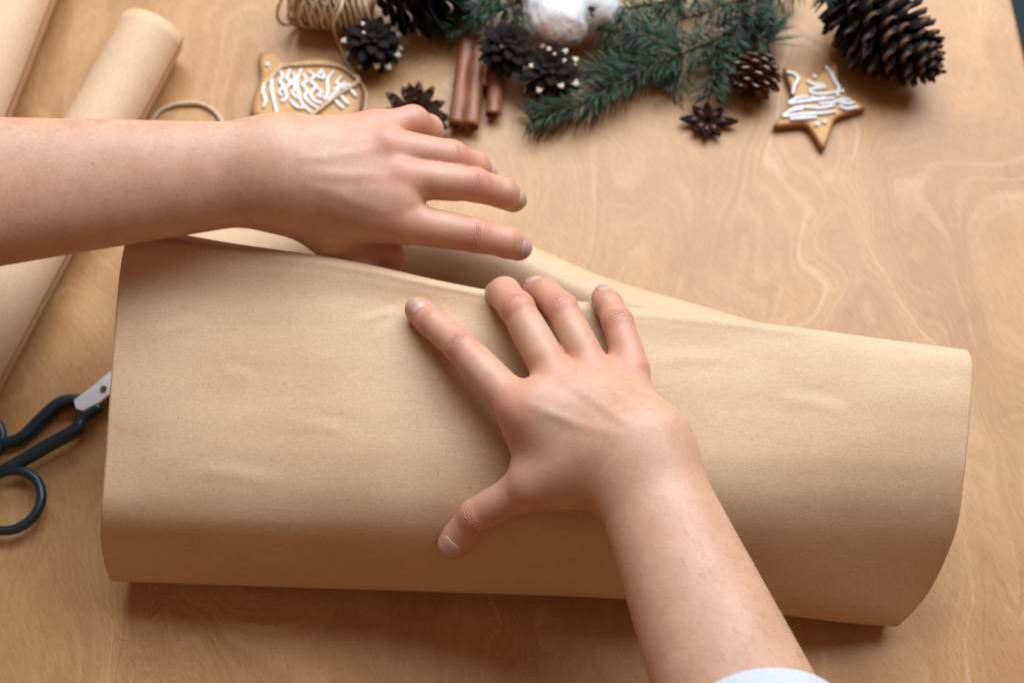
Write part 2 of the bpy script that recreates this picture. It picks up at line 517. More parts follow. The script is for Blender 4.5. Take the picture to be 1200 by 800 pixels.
# ================================================================== wrapping paper
def paper_sheet():
    # visible front, bottom silhouette -> top edge : (u, v, z)
    st = [
        [(129, 677, .030), (119, 640, .054), (119, 590, .078), (127, 490, .091), (134, 390, .098), (140, 325, .102), (146, 288, .110), (152, 272, .112), (165, 264, .105)],
        [(250, 681, .033), (248, 648, .060), (248, 602, .085), (250, 520, .098), (252, 415, .103), (254, 345, .105), (256, 308, .111), (258, 292, .113), (262, 284, .108)],
        [(400, 686, .035), (400, 654, .064), (400, 608, .089), (400, 535, .103), (400, 425, .108), (400, 352, .110), (400, 322, .113), (400, 310, .114), (402, 304, .111)],
        [(560, 691, .036), (560, 660, .065), (560, 612, .091), (560, 545, .105), (560, 440, .110), (560, 376, .111), (560, 352, .113), (560, 343, .114), (561, 338, .112)],
        [(720, 697, .036), (720, 664, .064), (720, 614, .091), (720, 550, .106), (720, 458, .111), (720, 396, .112), (720, 374, .113), (720, 364, .113), (721, 358, .111)],
        [(870, 710, .034), (872, 670, .061), (872, 610, .090), (872, 546, .105), (872, 466, .110), (872, 412, .111), (872, 391, .111), (872, 381, .111), (873, 376, .109)],
        [(985, 724, .029), (1000, 678, .055), (1006, 608, .086), (1010, 546, .102), (1010, 478, .108), (1012, 428, .109), (1012, 410, .109), (1012, 399, .108), (1012, 394, .106)],
        [(1054, 731, .016), (1090, 690, .036), (1120, 622, .072), (1130, 556, .092), (1137, 486, .102), (1140, 440, .104), (1140, 425, .104), (1137, 415, .103), (1134, 410, .101)],
    ]
    grid = []
    for i, s in enumerate(st):
        vis = [P(*q) for q in s]
        b = vis[0]
        x = b[0]
        # underside + hump at the back, from back end to the front roll
        ay = 0.34
        gz = math.exp(-((x + 0.055) / 0.06) ** 2)
        hz = 0.010 * gz + np.interp(x, [-0.26, -0.17, -0.09, 0.0, 0.12, 0.2, 0.28], [0.030, 0.040, 0.052, 0.057, 0.050, 0.040, 0.030])
        w = np.interp(x, [-0.26, -0.12, 0.0, 0.25], [0.050, 0.045, 0.034, 0.026])
        xs = x + (-0.012 if i == 0 else 0)
        if i == len(st) - 1: xs = x - 0.03
        def back_rows(ay): return [(xs, ay + w * 0.75, 0.004), (xs, ay + w * 1.05, hz * 0.35), (xs, ay + w * 0.75, hz * 0.78), (xs, ay + w * 0.15, hz),
                (xs, ay - w * 0.45, hz * 0.80), (xs, ay - w * 0.85, hz * 0.42), (xs, ay - w * 1.25, hz * 0.10), (xs, ay - w * 1.9, 0.0035)]
        # the hump stands where its outline is seen behind the bundle
        lo_, hi_ = 0.20, 0.50
        tv = np.interp(s[4][0], [130, 250, 330, 400, 470, 520, 622, 700, 800, 900, 960, 1140], [262, 252, 240, 232, 238, 249, 290, 319, 346, 371, 386, 425])
        for it in range(24):
            ay = 0.5 * (lo_ + hi_)
            vv = min(project(q)[1] for q in catmull(np.array(back_rows(ay)), 40))
            if vv < tv: hi_ = ay
            else: lo_ = ay
        back = back_rows(ay)
        yb = b[1]
        under = [(xs, 0.5 * (yb + .045) + 0.5 * (ay - w * 1.9), 0.003), (xs, yb + 0.045, 0.003), (x, yb + 0.018, 0.0055), (x, yb + 0.004, max(b[2] * 0.45, .009))]
        grid.append(np.array([list(map(float, q)) for q in back + under] + [list(q) for q in vis]))
    grid = np.array(grid)                                # (stations, rows, 3)
    NR, NS = 330, 300
    a = np.array([catmull(g, NR) for g in grid])          # (st, NR, 3)
    out = np.array([catmull(a[:, j], NS) for j in range(NR)])   # (NR, NS, 3)
    # slight hand-made unevenness, only across the middle of the sheet
    for j in range(NR):
        fj = max(0.0, (j / NR - 0.55)) / 0.45
        for i in range(0, NS):
            p = out[j, i]
            n = mnoise.noise(Vector((p[0] * 16, p[1] * 26, 3.1)))
            n2 = mnoise.noise(Vector((p[0] * 9, p[1] * 70, 9.0)))
            amp = 0.0011 * min(1, fj * 3)
            out[j, i, 2] += amp * n + 0.0004 * n2 * min(1, fj * 3) * (1.0 if p[0] < 0.05 else 0.5)
    jmask = (np.arange(NR) / NR > 0.60)[:, None]
    X, Y = out[:, :, 0], out[:, :, 1]
    dz = np.zeros_like(X)
    for (u, v, z, rr, dep) in ((487, 360, .111, .013, .0016), (610, 352, .113, .016, .0016), (660, 350, .113, .014, .0012), (712, 365, .113, .010, .0008), (531, 640, .07, .013, .0016), (650, 470, .111, .030, .0010)):
        c = P(u, v, z)
        dz -= dep * np.exp(-((X - c[0]) ** 2 + (Y - c[1]) ** 2) / rr ** 2)
    for (u0, v0, u1, v1, w, amp) in ((330, 492, 425, 506, .0035, .0007), (255, 430, 300, 445, .004, .0005), (500, 420, 545, 520, .006, .0007), (590, 372, 596, 420, .003, .0005),
                                     (200, 545, 330, 552, .006, .0005), (420, 380, 470, 368, .004, .0006), (760, 430, 860, 420, .006, .0006), (905, 470, 1000, 482, .006, .0005), (690, 395, 745, 400, .003, .0005), (170, 390, 240, 372, .006, .0008)):
        a_, b_ = P(u0, v0, .108)[:2], P(u1, v1, .108)[:2]
        t_ = (b_ - a_); L_ = np.linalg.norm(t_); t_ = t_ / L_
        al = (X - a_[0]) * t_[0] + (Y - a_[1]) * t_[1]
        ac = -(X - a_[0]) * t_[1] + (Y - a_[1]) * t_[0] - 0.0015 * np.sin(al * 90)
        env = np.clip(al / L_, 0, 1); env = np.sin(np.pi * env) ** 0.7
        dz += amp * env * (np.maximum(0, 1 - np.abs(ac) / w) - 0.6 * np.maximum(0, 1 - np.abs(ac - 1.3 * w) / (1.6 * w)))
    out[:, :, 2] += dz * jmask
    verts = out.reshape(-1, 3)
    idx = np.arange(NR * NS).reshape(NR, NS)
    f = np.stack([idx[:-1, :-1], idx[:-1, 1:], idx[1:, 1:], idx[1:, :-1]], -1).reshape(-1, 4)
    me = mesh_np('wrapping_paper', verts, f)
    o = link('wrapping_paper', me, M['paper'])
    so = o.modifiers.new('thickness', 'SOLIDIFY')
    so.thickness = 0.0004
    so.offset = 0
    tag(o, 'large sheet of brown kraft paper folded over into a soft wide bundle under the hands', 'wrapping paper')
    return o, out

sheet, SHEET = paper_sheet()

# ================================================================== kraft rolls
def paper_roll(u0, v0, u1, v1, r, extend0, extend1, label):
    a, b = V(u0, v0, r), V(u1, v1, r)
    d = (b - a).normalized()
    a = a - d * extend0
    b = b + d * extend1
    L = (b - a).length
    rnd = random.Random(label)
    bm = bmesh.new()
    # spiral sheet
    turns, seg, nl = 3, 56, 40
    n = turns * seg
    rows = []
    for k in range(n + 1):
        t = 2 * math.pi * k / seg
        rr = r - 0.0009 * (k / seg)
        jag = 0.0012 * math.sin(k * 0.05) + 0.0011 * (k / seg)
        row = []
        for j in range(nl + 1):
            s = j / nl
            x = jag * (1 - 2 * s) + s * L
            wob = 1 + 0.010 * mnoise.noise(Vector((x * 14, math.cos(t), math.sin(t) + k / seg * 0.2)))
            row.append(bm.verts.new((x, rr * wob * math.cos(t), rr * wob * math.sin(t))))
        rows.append(row)
    for k in range(n):
        for j in range(nl):
            bm.faces.new((rows[k][j], rows[k + 1][j], rows[k + 1][j + 1], rows[k][j + 1]))
    o = link('paper_roll', bm_mesh('paper_roll', bm), M['roll'])
    so = o.modifiers.new('thickness', 'SOLIDIFY')
    so.thickness = 0.00045
    o.location = a
    y = Vector((0, 0, 1)).cross(d).normalized()
    z = d.cross(y)
    o.rotation_euler = Matrix((d, y, z)).transposed().to_euler()
    tag(o, label, 'paper roll', 'rolls of kraft wrapping paper')
    return o

paper_roll(180, 36, 56, 261, 0.0245, 0.0, 0.19, 'kraft paper roll whose open end lies beside the loose twine loop, passing under the forearm')
paper_roll(26, -16, -29, 119, 0.0265, 0.10, 0.25, 'kraft paper roll with no end visible, parallel to the roll beside the twine loop')

# ================================================================== hands (distance fields -> one continuous mesh each)
def smin(a, b, k):
    h = np.maximum(k - np.abs(a - b), 0) / k
    return np.minimum(a, b) - h * h * k * 0.25

class Field:
    def __init__(self, lo, hi, vox):
        self.lo, self.vox = np.array(lo, float), vox
        self.n = np.ceil((np.array(hi) - self.lo) / vox).astype(int) + 1
        self.ax = [(self.lo[i] + vox * np.arange(self.n[i])).astype(np.float32) for i in range(3)]
    def new(self):
        return np.full(self.n, 0.03, np.float32)
    def cone(self, arr, a, b, ra, rb, k, pad=0.022):
        a, b = np.asarray(a, np.float32), np.asarray(b, np.float32)
        r = max(ra, rb) + pad
        lo = np.minimum(a, b) - r
        hi = np.maximum(a, b) + r
        sl = []
        for i in range(3):
            i0 = max(0, int((lo[i] - self.lo[i]) / self.vox))
            i1 = min(self.n[i], int((hi[i] - self.lo[i]) / self.vox) + 2)
            if i1 <= i0: return
            sl.append(slice(i0, i1))
        X = self.ax[0][sl[0]][:, None, None] - a[0]
        Y = self.ax[1][sl[1]][None, :, None] - a[1]
        Z = self.ax[2][sl[2]][None, None, :] - a[2]
        ba = b - a
        bb = float(ba @ ba) + 1e-12
        h = np.clip((X * ba[0] + Y * ba[1] + Z * ba[2]) / bb, 0, 1)
        d = np.sqrt((X - h * ba[0]) ** 2 + (Y - h * ba[1]) ** 2 + (Z - h * ba[2]) ** 2) - (ra + (rb - ra) * h)
        s = tuple(sl)
        arr[s] = smin(arr[s], d, k)

def surface_nets(D, lo, vox):
    ins = D < 0
    nx, ny, nz = D.shape
    cnt = np.zeros((nx - 1, ny - 1, nz - 1), np.float32)
    acc = np.zeros((nx - 1, ny - 1, nz - 1, 3), np.float32)
    for ax in range(3):
        a = [slice(None)] * 3; b = [slice(None)] * 3
        a[ax] = slice(0, -1); b[ax] = slice(1, None)
        A, B = D[tuple(a)], D[tuple(b)]
        cr = (A < 0) != (B < 0)
        ii = np.argwhere(cr)
        t = (A[cr] / (A[cr] - B[cr]))
        pos = ii.astype(np.float32)
        pos[:, ax] += t
        o1, o2 = [x for x in range(3) if x != ax]
        for d1 in (0, -1):
            for d2 in (0, -1):
                c = ii.copy()
                c[:, o1] += d1; c[:, o2] += d2
                ok = (c >= 0).all(1) & (c[:, 0] < nx - 1) & (c[:, 1] < ny - 1) & (c[:, 2] < nz - 1)
                cc = c[ok]
                cnt[cc[:, 0], cc[:, 1], cc[:, 2]] += 1
                acc[cc[:, 0], cc[:, 1], cc[:, 2]] += pos[ok]
    m = cnt > 0
    vid = np.full(cnt.shape, -1, np.int64)
    vid[m] = np.arange(m.sum())
    verts = acc[m] / cnt[m][:, None] * vox + np.asarray(lo, np.float32)
    faces = []
    for ax in range(3):
        a = [slice(None)] * 3; b = [slice(None)] * 3
        a[ax] = slice(0, -1); b[ax] = slice(1, None)
        A, B = ins[tuple(a)], ins[tuple(b)]
        o1, o2 = [(1, 2), (2, 0), (0, 1)][ax]
        for flip in (False, True):
            cr = (A & ~B) if not flip else (~A & B)
            ii = np.argwhere(cr)
            ok = (ii[:, o1] > 0) & (ii[:, o2] > 0) & (ii[:, o1] < D.shape[o1] - 1) & (ii[:, o2] < D.shape[o2] - 1)
            ii = ii[ok]
            def q(d1, d2):
                c = ii.copy(); c[:, o1] += d1; c[:, o2] += d2
                return vid[c[:, 0], c[:, 1], c[:, 2]]
            f = np.stack([q(-1, -1), q(0, -1), q(0, 0), q(-1, 0)], 1)
            if flip: f = f[:, ::-1]
            faces.append(f)
    faces = np.vstack(faces)
    return verts, faces[(faces >= 0).all(1)]

def laplace(verts, faces, it=2, lam=0.5):
    e = np.vstack([faces[:, [0, 1]], faces[:, [1, 2]], faces[:, [2, 3]], faces[:, [3, 0]]])
    e = np.vstack([e, e[:, ::-1]])
    deg = np.bincount(e[:, 0], minlength=len(verts)).astype(np.float32)[:, None]
    for i in range(it):
        for l in (lam, -lam * 1.03):
            s = np.zeros_like(verts)
            for c in range(3):
                s[:, c] = np.bincount(e[:, 0], weights=verts[e[:, 1], c], minlength=len(verts))
            verts = verts + l * (s / deg - verts)
    return verts

def unit(v):
    v = np.asarray(v, float)
    return v / np.linalg.norm(v)

def make_nail(arm, tip, dirn, nrm, r, width, length, shift, skin_radius):
    """thin curved plate set on the back of a fingertip"""
    d = unit(dirn); n = unit(np.asarray(nrm) - d * np.dot(nrm, d)); s = np.cross(d, n)
    NA, NL = 15, 13
    top, bot, att = [], [], []
    for j in range(NL):
        q = -1 + 2 * j / (NL - 1)
        for i in range(NA):
            p = -1 + 2 * i / (NA - 1)
            # square -> rounded outline
            x = p * math.sqrt(max(0, 1 - 0.5 * q ** 4 * 0.75))
            y = q * math.sqrt(max(0, 1 - 0.5 * p ** 4 * (0.9 if q > 0 else 0.8)))
            a = x * width / (2 * r)
            l = y * length / 2 + shift
            base = np.asarray(tip) + d * l
            v = (n * math.cos(a) + s * math.sin(a))
            rr = skin_radius(base, v) - 0.00012
            crown = 0.00042 * (1 - x ** 4) * (1 - 0.85 * max(0, -y) ** 4) + 0.0002 * max(0, y) ** 2
            top.append(base + v * (rr + crown)); bot.append(base + v * (rr - 0.0009))
            att.append((0.5 + 0.5 * y - 0.04 * x * x, 0, 0))
    verts = top + bot
    N = NA * NL
    faces = []
    for j in range(NL - 1):
        for i in range(NA - 1):
            k = j * NA + i
            faces.append((k, k + 1, k + NA + 1, k + NA))
            faces.append((N + k, N + k + NA, N + k + NA + 1, N + k + 1))
    rim = [i for i in range(NA)] + [j * NA + NA - 1 for j in range(1, NL)] + [(NL - 1) * NA + i for i in range(NA - 2, -1, -1)] + [j * NA for j in range(NL - 2, 0, -1)]
    for a_, b_ in zip(rim, rim[1:] + rim[:1]):
        faces.append((a_, N + a_, N + b_, b_))
    me = mesh_np('fingernail', verts, faces)
    at = me.attributes.new('nail', 'FLOAT_VECTOR', 'POINT')
    at.data.foreach_set('vector', np.array(att + att, np.float32).ravel())
    return link('fingernail', me, M['nail'], arm)

def arm_hair(arm, verts, vn, h):
    n, (dx, dy), u0, u1, v0, v1 = h
    r_ = np.random.default_rng(5)
    d = unit((dx, dy, 0.0))
    idx = r_.integers(0, len(verts), n * 14)
    bm = bmesh.new()
    k = 0
    for i in idx:
        p, nr = verts[i], vn[i]
        if nr[2] < 0.15: continue
        u, v = project(p)
        if not (u0 < u < u1 and v0 < v < v1): continue
        t = unit(-d * -1.0 - nr * np.dot(d, nr) + r_.normal(0, 0.25, 3))
        L = r_.uniform(0.003, 0.0065)
        p0 = p - nr * 0.0002; p1 = p + t * L * 0.5 + nr * 0.0006; p2 = p + t * L + nr * 0.0007
        tube_bm(bm, [p0, p1, p2], [0.00004, 0.000035, 0.00001], 3, cap=False)
        k += 1
        if k >= n: break
    o = link('arm_hair', bm_mesh('arm_hair', bm), M['hair'], arm)
    o['kind'] = 'stuff'

def build_arm(name, person, spec, vox=0.00095):
    pts = []
    for f in spec['fingers'].values():
        for j in f['j']: pts.append(P(*j[:3]))
    for seg in spec['palm'] + spec['fore']:
        pts.append(P(*seg[0])); pts.append(P(*seg[1]))
    pts = np.array(pts)
    F = Field(pts.min(0) - 0.04, pts.max(0) + 0.04, vox)
    up = unit(spec['dorsal'])
    palm = F.new()
    for (a, b, ra, rb, k) in spec['palm']:
        F.cone(palm, P(*a), P(*b), ra, rb, k)
    fore = F.new()
    for (a, b, ra, rb, k) in spec['fore']:
        F.cone(fore, P(*a), P(*b), ra, rb, k)
    body = smin(palm, fore, 0.020)
    fins = {}
    total = None
    order = list(spec['fingers'].items())
    chains = {}
    for fn, f in order:
        J = [np.asarray(P(*j[:3])) for j in f['j']]
        rad = [j[3] for j in f['j']]
        arr = F.new()
        nn = unit(f.get('n', spec['dorsal']))
        for i in range(len(J) - 1):
            a, b = J[i], J[i + 1]
            F.cone(arr, a, b, rad[i], rad[i + 1], 0.0030)
            d = unit(b - a)
            n = unit(nn - d * np.dot(nn, d))
            # pad of flesh on the palm side, thin waist on the phalanx
            m = a + (b - a) * 0.55
            F.cone(arr, a + (b - a) * 0.3 - n * 0.0018, a + (b - a) * 0.75 - n * 0.0018, (rad[i] * .6 + rad[i + 1] * .4) * 0.97, (rad[i] * .3 + rad[i + 1] * .7) * 0.97, 0.004)
        # knuckle bulges
        for i in range(1, len(J) - 1):
            d = unit(J[min(i + 1, len(J) - 1)] - J[i - 1])
            n = unit(nn - d * np.dot(nn, d)); s = np.cross(d, n)
            if i >= 1:
                F.cone(arr, J[i] - s * 0.0004 + n * 0.0002, J[i] + s * 0.0004 + n * 0.0002, rad[i] * 0.90, rad[i] * 0.90, 0.004)
        # fingertip pulp
        d = unit(J[-1] - J[-2]); n = unit(nn - d * np.dot(nn, d))
        F.cone(arr, J[-1] - d * 0.006 - n * 0.0012, J[-1] - n * 0.0008, rad[-1] * 1.02, rad[-1] * 0.97, 0.003)
        chains[fn] = (J, rad, nn)
        kk = f.get('k', 0.007)
        comb = smin(body, arr, kk)
        total = comb if total is None else smin(total, comb, 0.0012)
    # cut the open end beyond the frame flat by the grid border: keep it closed
    total[0], total[-1] = np.maximum(total[0], 0.001), np.maximum(total[-1], 0.001)
    total[:, 0], total[:, -1] = np.maximum(total[:, 0], 0.001), np.maximum(total[:, -1], 0.001)
    verts, faces = surface_nets(total, F.lo, vox)
    verts = laplace(verts, faces, 3, 0.5)
    # attributes
    N = len(verts)
    red = np.zeros(N, np.float32); vein = np.zeros(N, np.float32)
    ct = np.full(N, 30.0, np.float32); cm = np.zeros(N, np.float32)
    best = np.full(N, 1e9, np.float32)
    # vertex normals
    fv = verts[faces]
    fn_ = np.cross(fv[:, 2] - fv[:, 0], fv[:, 3] - fv[:, 1])
    vn = np.zeros_like(verts)
    for c in range(4):
        for ax in range(3):
            vn[:, ax] += np.bincount(faces[:, c], weights=fn_[:, ax], minlength=N)
    vn /= np.linalg.norm(vn, axis=1)[:, None] + 1e-12
    disp = np.zeros(N, np.float32)
    for fname, (J, rad, nn) in chains.items():
        tipd = np.linalg.norm(verts - J[-1], axis=1)
        red = np.maximum(red, 0.75 * np.exp(-(tipd / 0.012) ** 2))
        nj = len(J)
        for i in range(1, nj - 1) if fname == 'thumb' else range(0, nj - 1):
            dl = np.linalg.norm(verts - J[i], axis=1)
            w = {0: 0.0095, 1: 0.0085, 2: 0.0065}.get(i, 0.007)
            amp = {0: 0.55, 1: 0.70, 2: 0.5}.get(i, 0.5) * (0.3 if fname == 'thumb' and i == 1 else 1.0)
            red = np.maximum(red, amp * np.exp(-(np.maximum(dl - rad[i], 0) / w) ** 2 - (np.maximum(dl - rad[i] * 1.5, 0) / w) ** 2) * np.clip(0.45 + vn @ nn, 0, 1))
            if i == 0 or (fname == 'thumb' and i == 1): continue
            d = unit(unit(J[i + 1] - J[i]) + unit(J[i] - J[i - 1]))
            n = unit(nn - d * np.dot(nn, d)); s = np.cross(d, n)
            rel = verts - J[i]
            t = rel @ d; ss = rel @ s; hh = rel @ n
            near = dl < rad[i] * 1.9
            upd = near & (dl < best)
            best[upd] = dl[upd]
            main = (i == 1) or fname == 'thumb'
            stretch = 1.0 if main else 1.5
            tt = (t * 1000 - np.sign(t) * 0.25 * (ss / rad[i]) ** 2 * 3.0) * stretch
            mask = np.clip(hh / rad[i] * 1.6 - 0.25, 0, 1) * np.exp(-(t / 0.0075) ** 2) * (1.0 if main else 0.55) * np.clip(1.25 - np.abs(ss) / rad[i], 0, 1)
            bend = np.dot(unit(J[i + 1] - J[i]), unit(J[i] - J[i - 1]))
            mask *= np.clip((bend - 0.35) * 1.6, 0.35, 1.0)
            ct[upd] = tt[upd]; cm[upd] = mask[upd]
    for (a, b, w, amp) in spec.get('veins', []):
        A, B = P(*a), P(*b)
        ba = B - A
        h = np.clip(((verts - A) @ ba) / (ba @ ba), 0, 1)
        dv = np.linalg.norm((verts - A - h[:, None] * ba), axis=1)
        # measured sideways only, so the line lies on the skin
        side = np.cross(unit(ba), up)
        off = np.abs((verts - A) @ side + 0.0012 * np.sin(h * 9))
        g = np.exp(-(off / w) ** 2) * np.clip(vn @ up, 0, 1) * np.sin(np.pi * np.clip(h, 0.001, 0.999)) ** 0.5
        vein = np.maximum(vein, amp * g)
        disp += 0.00025 * amp * g
    for (a, b, w, hgt) in spec.get('tendons', []):
        A, B = P(*a), P(*b)
        ba = B - A
        h = np.clip(((verts - A) @ ba) / (ba @ ba), 0, 1)
        side = np.cross(unit(ba), up)
        off = np.abs((verts - A) @ side)
        g = np.exp(-(off / w) ** 2) * np.clip(vn @ up, 0, 1) * np.sin(np.pi * np.clip(h, 0.0, 1.0)) ** 0.7
        disp += hgt * g
    verts = verts + vn * disp[:, None]
    me = bpy.data.meshes.new(name)
    me.vertices.add(N)
    me.vertices.foreach_set('co', verts.astype(np.float32).ravel())
    nf = len(faces)
    me.loops.add(nf * 4)
    me.loops.foreach_set('vertex_index', faces.astype(np.int32).ravel())
    me.polygons.add(nf)
    me.polygons.foreach_set('loop_start', np.arange(0, nf * 4, 4, dtype=np.int32))
    me.polygons.foreach_set('loop_total', np.full(nf, 4, np.int32))
    me.update(calc_edges=True)
    me.validate()
    me.polygons.foreach_set('use_smooth', [True] * len(me.polygons))
    ca = me.attributes.new('tint', 'FLOAT_COLOR', 'POINT')
    ca.data.foreach_set('color', np.stack([red, vein, red * 0, red * 0 + 1], 1).astype(np.float32).ravel())
    cr = me.attributes.new('crease', 'FLOAT_VECTOR', 'POINT')
    cr.data.foreach_set('vector', np.stack([ct, cm, cm * 0], 1).astype(np.float32).ravel())
    arm = link(name, me, M['skin'], person)
    def skin_radius(base, v):
        rs = np.arange(0.001, 0.016, 0.0001)
        q = (base[None] + v[None] * rs[:, None] - F.lo) / vox
        i0 = np.clip(np.floor(q).astype(int), 0, np.array(total.shape) - 2)
        fr = q - i0
        val = 0
        for dx in (0, 1):
            for dy in (0, 1):
                for dz in (0, 1):
                    w = (fr[:, 0] if dx else 1 - fr[:, 0]) * (fr[:, 1] if dy else 1 - fr[:, 1]) * (fr[:, 2] if dz else 1 - fr[:, 2])
                    val = val + w * total[i0[:, 0] + dx, i0[:, 1] + dy, i0[:, 2] + dz]
        out = np.argwhere(val > 0)
        return float(rs[out[0, 0]]) if len(out) else 0.007
    for fname, (J, rad, nn) in chains.items():
        f = spec['fingers'][fname]
        if not f.get('nail', True): continue
        w, l = (0.0135, 0.0140) if fname == 'thumb' else ((0.0085, 0.0095) if fname == 'little' else (0.0105, 0.0115))
        if spec.get('short_nails'): w, l = w * 0.92, l * 0.8
        make_nail(arm, J[-1], J[-1] - J[-2], f.get('nn', nn), rad[-1], w, l, f.get('shift', 0.0006 if spec.get('short_nails') else -0.0008), skin_radius)
    if 'hair' in spec: arm_hair(arm, verts, vn, spec['hair'])
    return arm

person = empty('person', (0.0, 0.0, 0.0))
tag(person, "person's two bare forearms reaching in, one hand hovering, the other pressing the kraft paper", 'person')

RIGHT = dict(
    hair=(320, (0.35, -1), 680, 1000, 600, 860),
    dorsal=(0.05, 0.02, 1.0),
    fingers=dict(
        index=dict(j=[(606, 476, .137, .0106), (540, 406, .128, .0088), (506, 377, .121, .0077), (489, 362, .1180, .0066)], n=(0.1, -0.3, 1)),
        middle=dict(j=[(652, 442, .137, .0102), (606, 361, .134, .0090), (591, 343, .122, .0083), (583, 344, .108, .0073)], nail=False, n=(0, 0.5, 1)),
        ring=dict(j=[(694, 433, .136, .0096), (658, 361, .133, .0083), (639, 343, .122, .0076), (627, 338, .111, .0068)], n=(-0.25, 0.6, 1)),
        little=dict(j=[(740, 430, .132, .0092), (724, 377, .130, .0077), (713, 356, .124, .0069), (707, 347, .1160, .0060)], n=(0.0, 0.35, 1)),
        thumb=dict(j=[(700, 545, .139, .0150), (622, 570, .122, .0108), (558, 604, .1000, .0088), (531, 637, .0825, .0083)], n=(-0.25, -0.45, 0.85), k=0.014),
    ),
    palm=[
        ((746, 532, .145), (613, 476, .137), .0150, .0108, .016),
        ((752, 525, .146), (660, 456, .137), .0150, .0098, .014),
        ((757, 520, .145), (700, 448, .136), .0150, .0094, .014),
        ((750, 521, .142), (738, 444, .131), .0120, .0090, .014),
        ((748, 528, .147), (640, 474, .138), .0145, .0098, .014),
        ((752, 522, .146), (684, 456, .137), .0140, .0090, .014),
        ((745, 525, .132), (650, 465, .126), .0130, .0100, .016),
        ((750, 515, .130), (715, 450, .123), .0130, .0100, .016),
        ((715, 548, .139), (640, 563, .126), .0150, .0118, .018),
        ((660, 546, .130), (627, 499, .131), .0070, .0070, .018),
        ((680, 535, .137), (632, 492, .135), .0090, .0085, .020),
        ((626, 552, .120), (612, 500, .127), .0060, .0070, .012),
    ],
    fore=[
        ((733, 545, .146), (838, 828, .162), .0160, .0240, .02),
        ((762, 533, .146), (908, 842, .162), .0155, .0240, .02),
        ((749, 537, .146), (873, 834, .160), .0165, .0245, .02),
    ],
    tendons=[((735, 520, .15), (655, 440, .15), .0028, .0007), ((725, 530, .15), (608, 470, .15), .0028, .0007), ((748, 510, .15), (692, 430, .15), .0027, .0006), ((758, 505, .15), (735, 430, .15), .0025, .0004)],
    veins=[((720, 490, .15), (665, 455, .15), .0026, .6), ((650, 520, .14), (632, 490, .14), .0050, .8), ((760, 500, .15), (715, 440, .15), .0024, .5), ((690, 520, .15), (640, 480, .15), .0024, .5)],
)
right_arm = build_arm('right_arm', person, RIGHT)

LEFT = dict(
    short_nails=True, hair=(420, (-1, 0.05), -150, 300, 0, 400),
    dorsal=(0.0, -0.40, 0.92),
    fingers=dict(
        index=dict(j=[(478, 262, .122, .0112), (556, 275, .117, .0094), (595, 284, .109, .0082), (609, 290, .1030, .0070)], n=(0.35, -0.50, 0.9)),
        middle=dict(j=[(470, 208, .133, .0112), (555, 216, .127, .0093), (590, 226, .115, .0081), (603, 234, .1065, .0068)], n=(0.4, -0.3, 1)),
        ring=dict(j=[(455, 172, .138, .0108), (528, 185, .129, .0098), (557, 196, .114, .0084), (568, 205, .104, .0070)], n=(0.5, -0.1, 1)),
        little=dict(j=[(438, 152, .134, .0102), (484, 143, .128, .0092), (502, 152, .112, .0084), (500, 163, .098, .0070)], nail=False, n=(0.4, 0.3, 1)),
        thumb=dict(j=[(396, 284, .101, .0126), (430, 306, .097, .0106), (456, 299, .099, .0090)], n=(0.2, -0.9, 0.1), nail=False, k=0.0035),
    ),
    palm=[
        ((335, 222, .130), (470, 262, .121), .0160, .0112, .015),
        ((330, 207, .134), (465, 208, .132), .0160, .0112, .015),
        ((330, 192, .137), (452, 173, .137), .0155, .0106, .015),
        ((330, 174, .136), (436, 153, .133), .0150, .0102, .015),
        ((332, 214, .133), (466, 236, .128), .0150, .0105, .015),
        ((340, 215, .118), (440, 240, .111), .0130, .0115, .015),
        ((340, 182, .120), (430, 170, .119), .0135, .0115, .015),
        ((345, 240, .119), (392, 278, .105), .0150, .0132, .015),
        ((392, 268, .110), (440, 262, .112), .0090, .0085, .016),
    ],
    fore=[
        ((325, 219, .131), (-120, 272, .147), .0170, .0275, .02),
        ((325, 182, .138), (-120, 194, .155), .0165, .0275, .02),
        ((325, 200, .133), (-120, 232, .150), .0175, .0270, .02),
    ],
    tendons=[((350, 205, .15), (462, 208, .14), .0034, .0005), ((350, 190, .15), (450, 173, .15), .0032, .0005), ((350, 215, .14), (465, 255, .13), .0034, .0004)],
    veins=[((350, 190, .15), (440, 185, .15), .0024, .5), ((370, 225, .14), (450, 225, .14), .0024, .5)],
)
left_arm = build_arm('left_arm', person, LEFT)

# white cuff at the bottom of the near forearm
def cuff():
    a = np.asarray(P(884, 866, .165))
    d = unit((0.12, -0.79, 0.60))
    s = unit(np.cross(d, [0, 0, 1])); n = np.cross(s, d)
    prof = [(0.050, 0.036), (0.012, 0.0395), (0.002, 0.0415), (0.0, 0.0425), (0.0015, 0.0436), (0.006, 0.0440), (0.014, 0.0443), (0.0155, 0.0437), (0.017, 0.0444), (0.035, 0.046)]
    bm = bmesh.new()
    rings = []
    for (l, r) in prof:
        ring = []
        for k in range(64):
            t = 2 * math.pi * k / 64
            rr = r + 0.0007 * mnoise.noise(Vector((math.cos(t) * 3, math.sin(t) * 3, l * 60)))
            q = a + d * (l + 0.0012 * math.sin(3 * t)) + s * math.cos(t) * rr * 1.04 + n * math.sin(t) * rr
            ring.append(bm.verts.new(q))
        rings.append(ring)
    for i in range(len(rings) - 1):
        for k in range(64):
            bm.faces.new((rings[i][k], rings[i][(k + 1) % 64], rings[i + 1][(k + 1) % 64], rings[i + 1][k]))
    return link('sleeve', bm_mesh('sleeve', bm), M['sleeve'], person)
cuff()

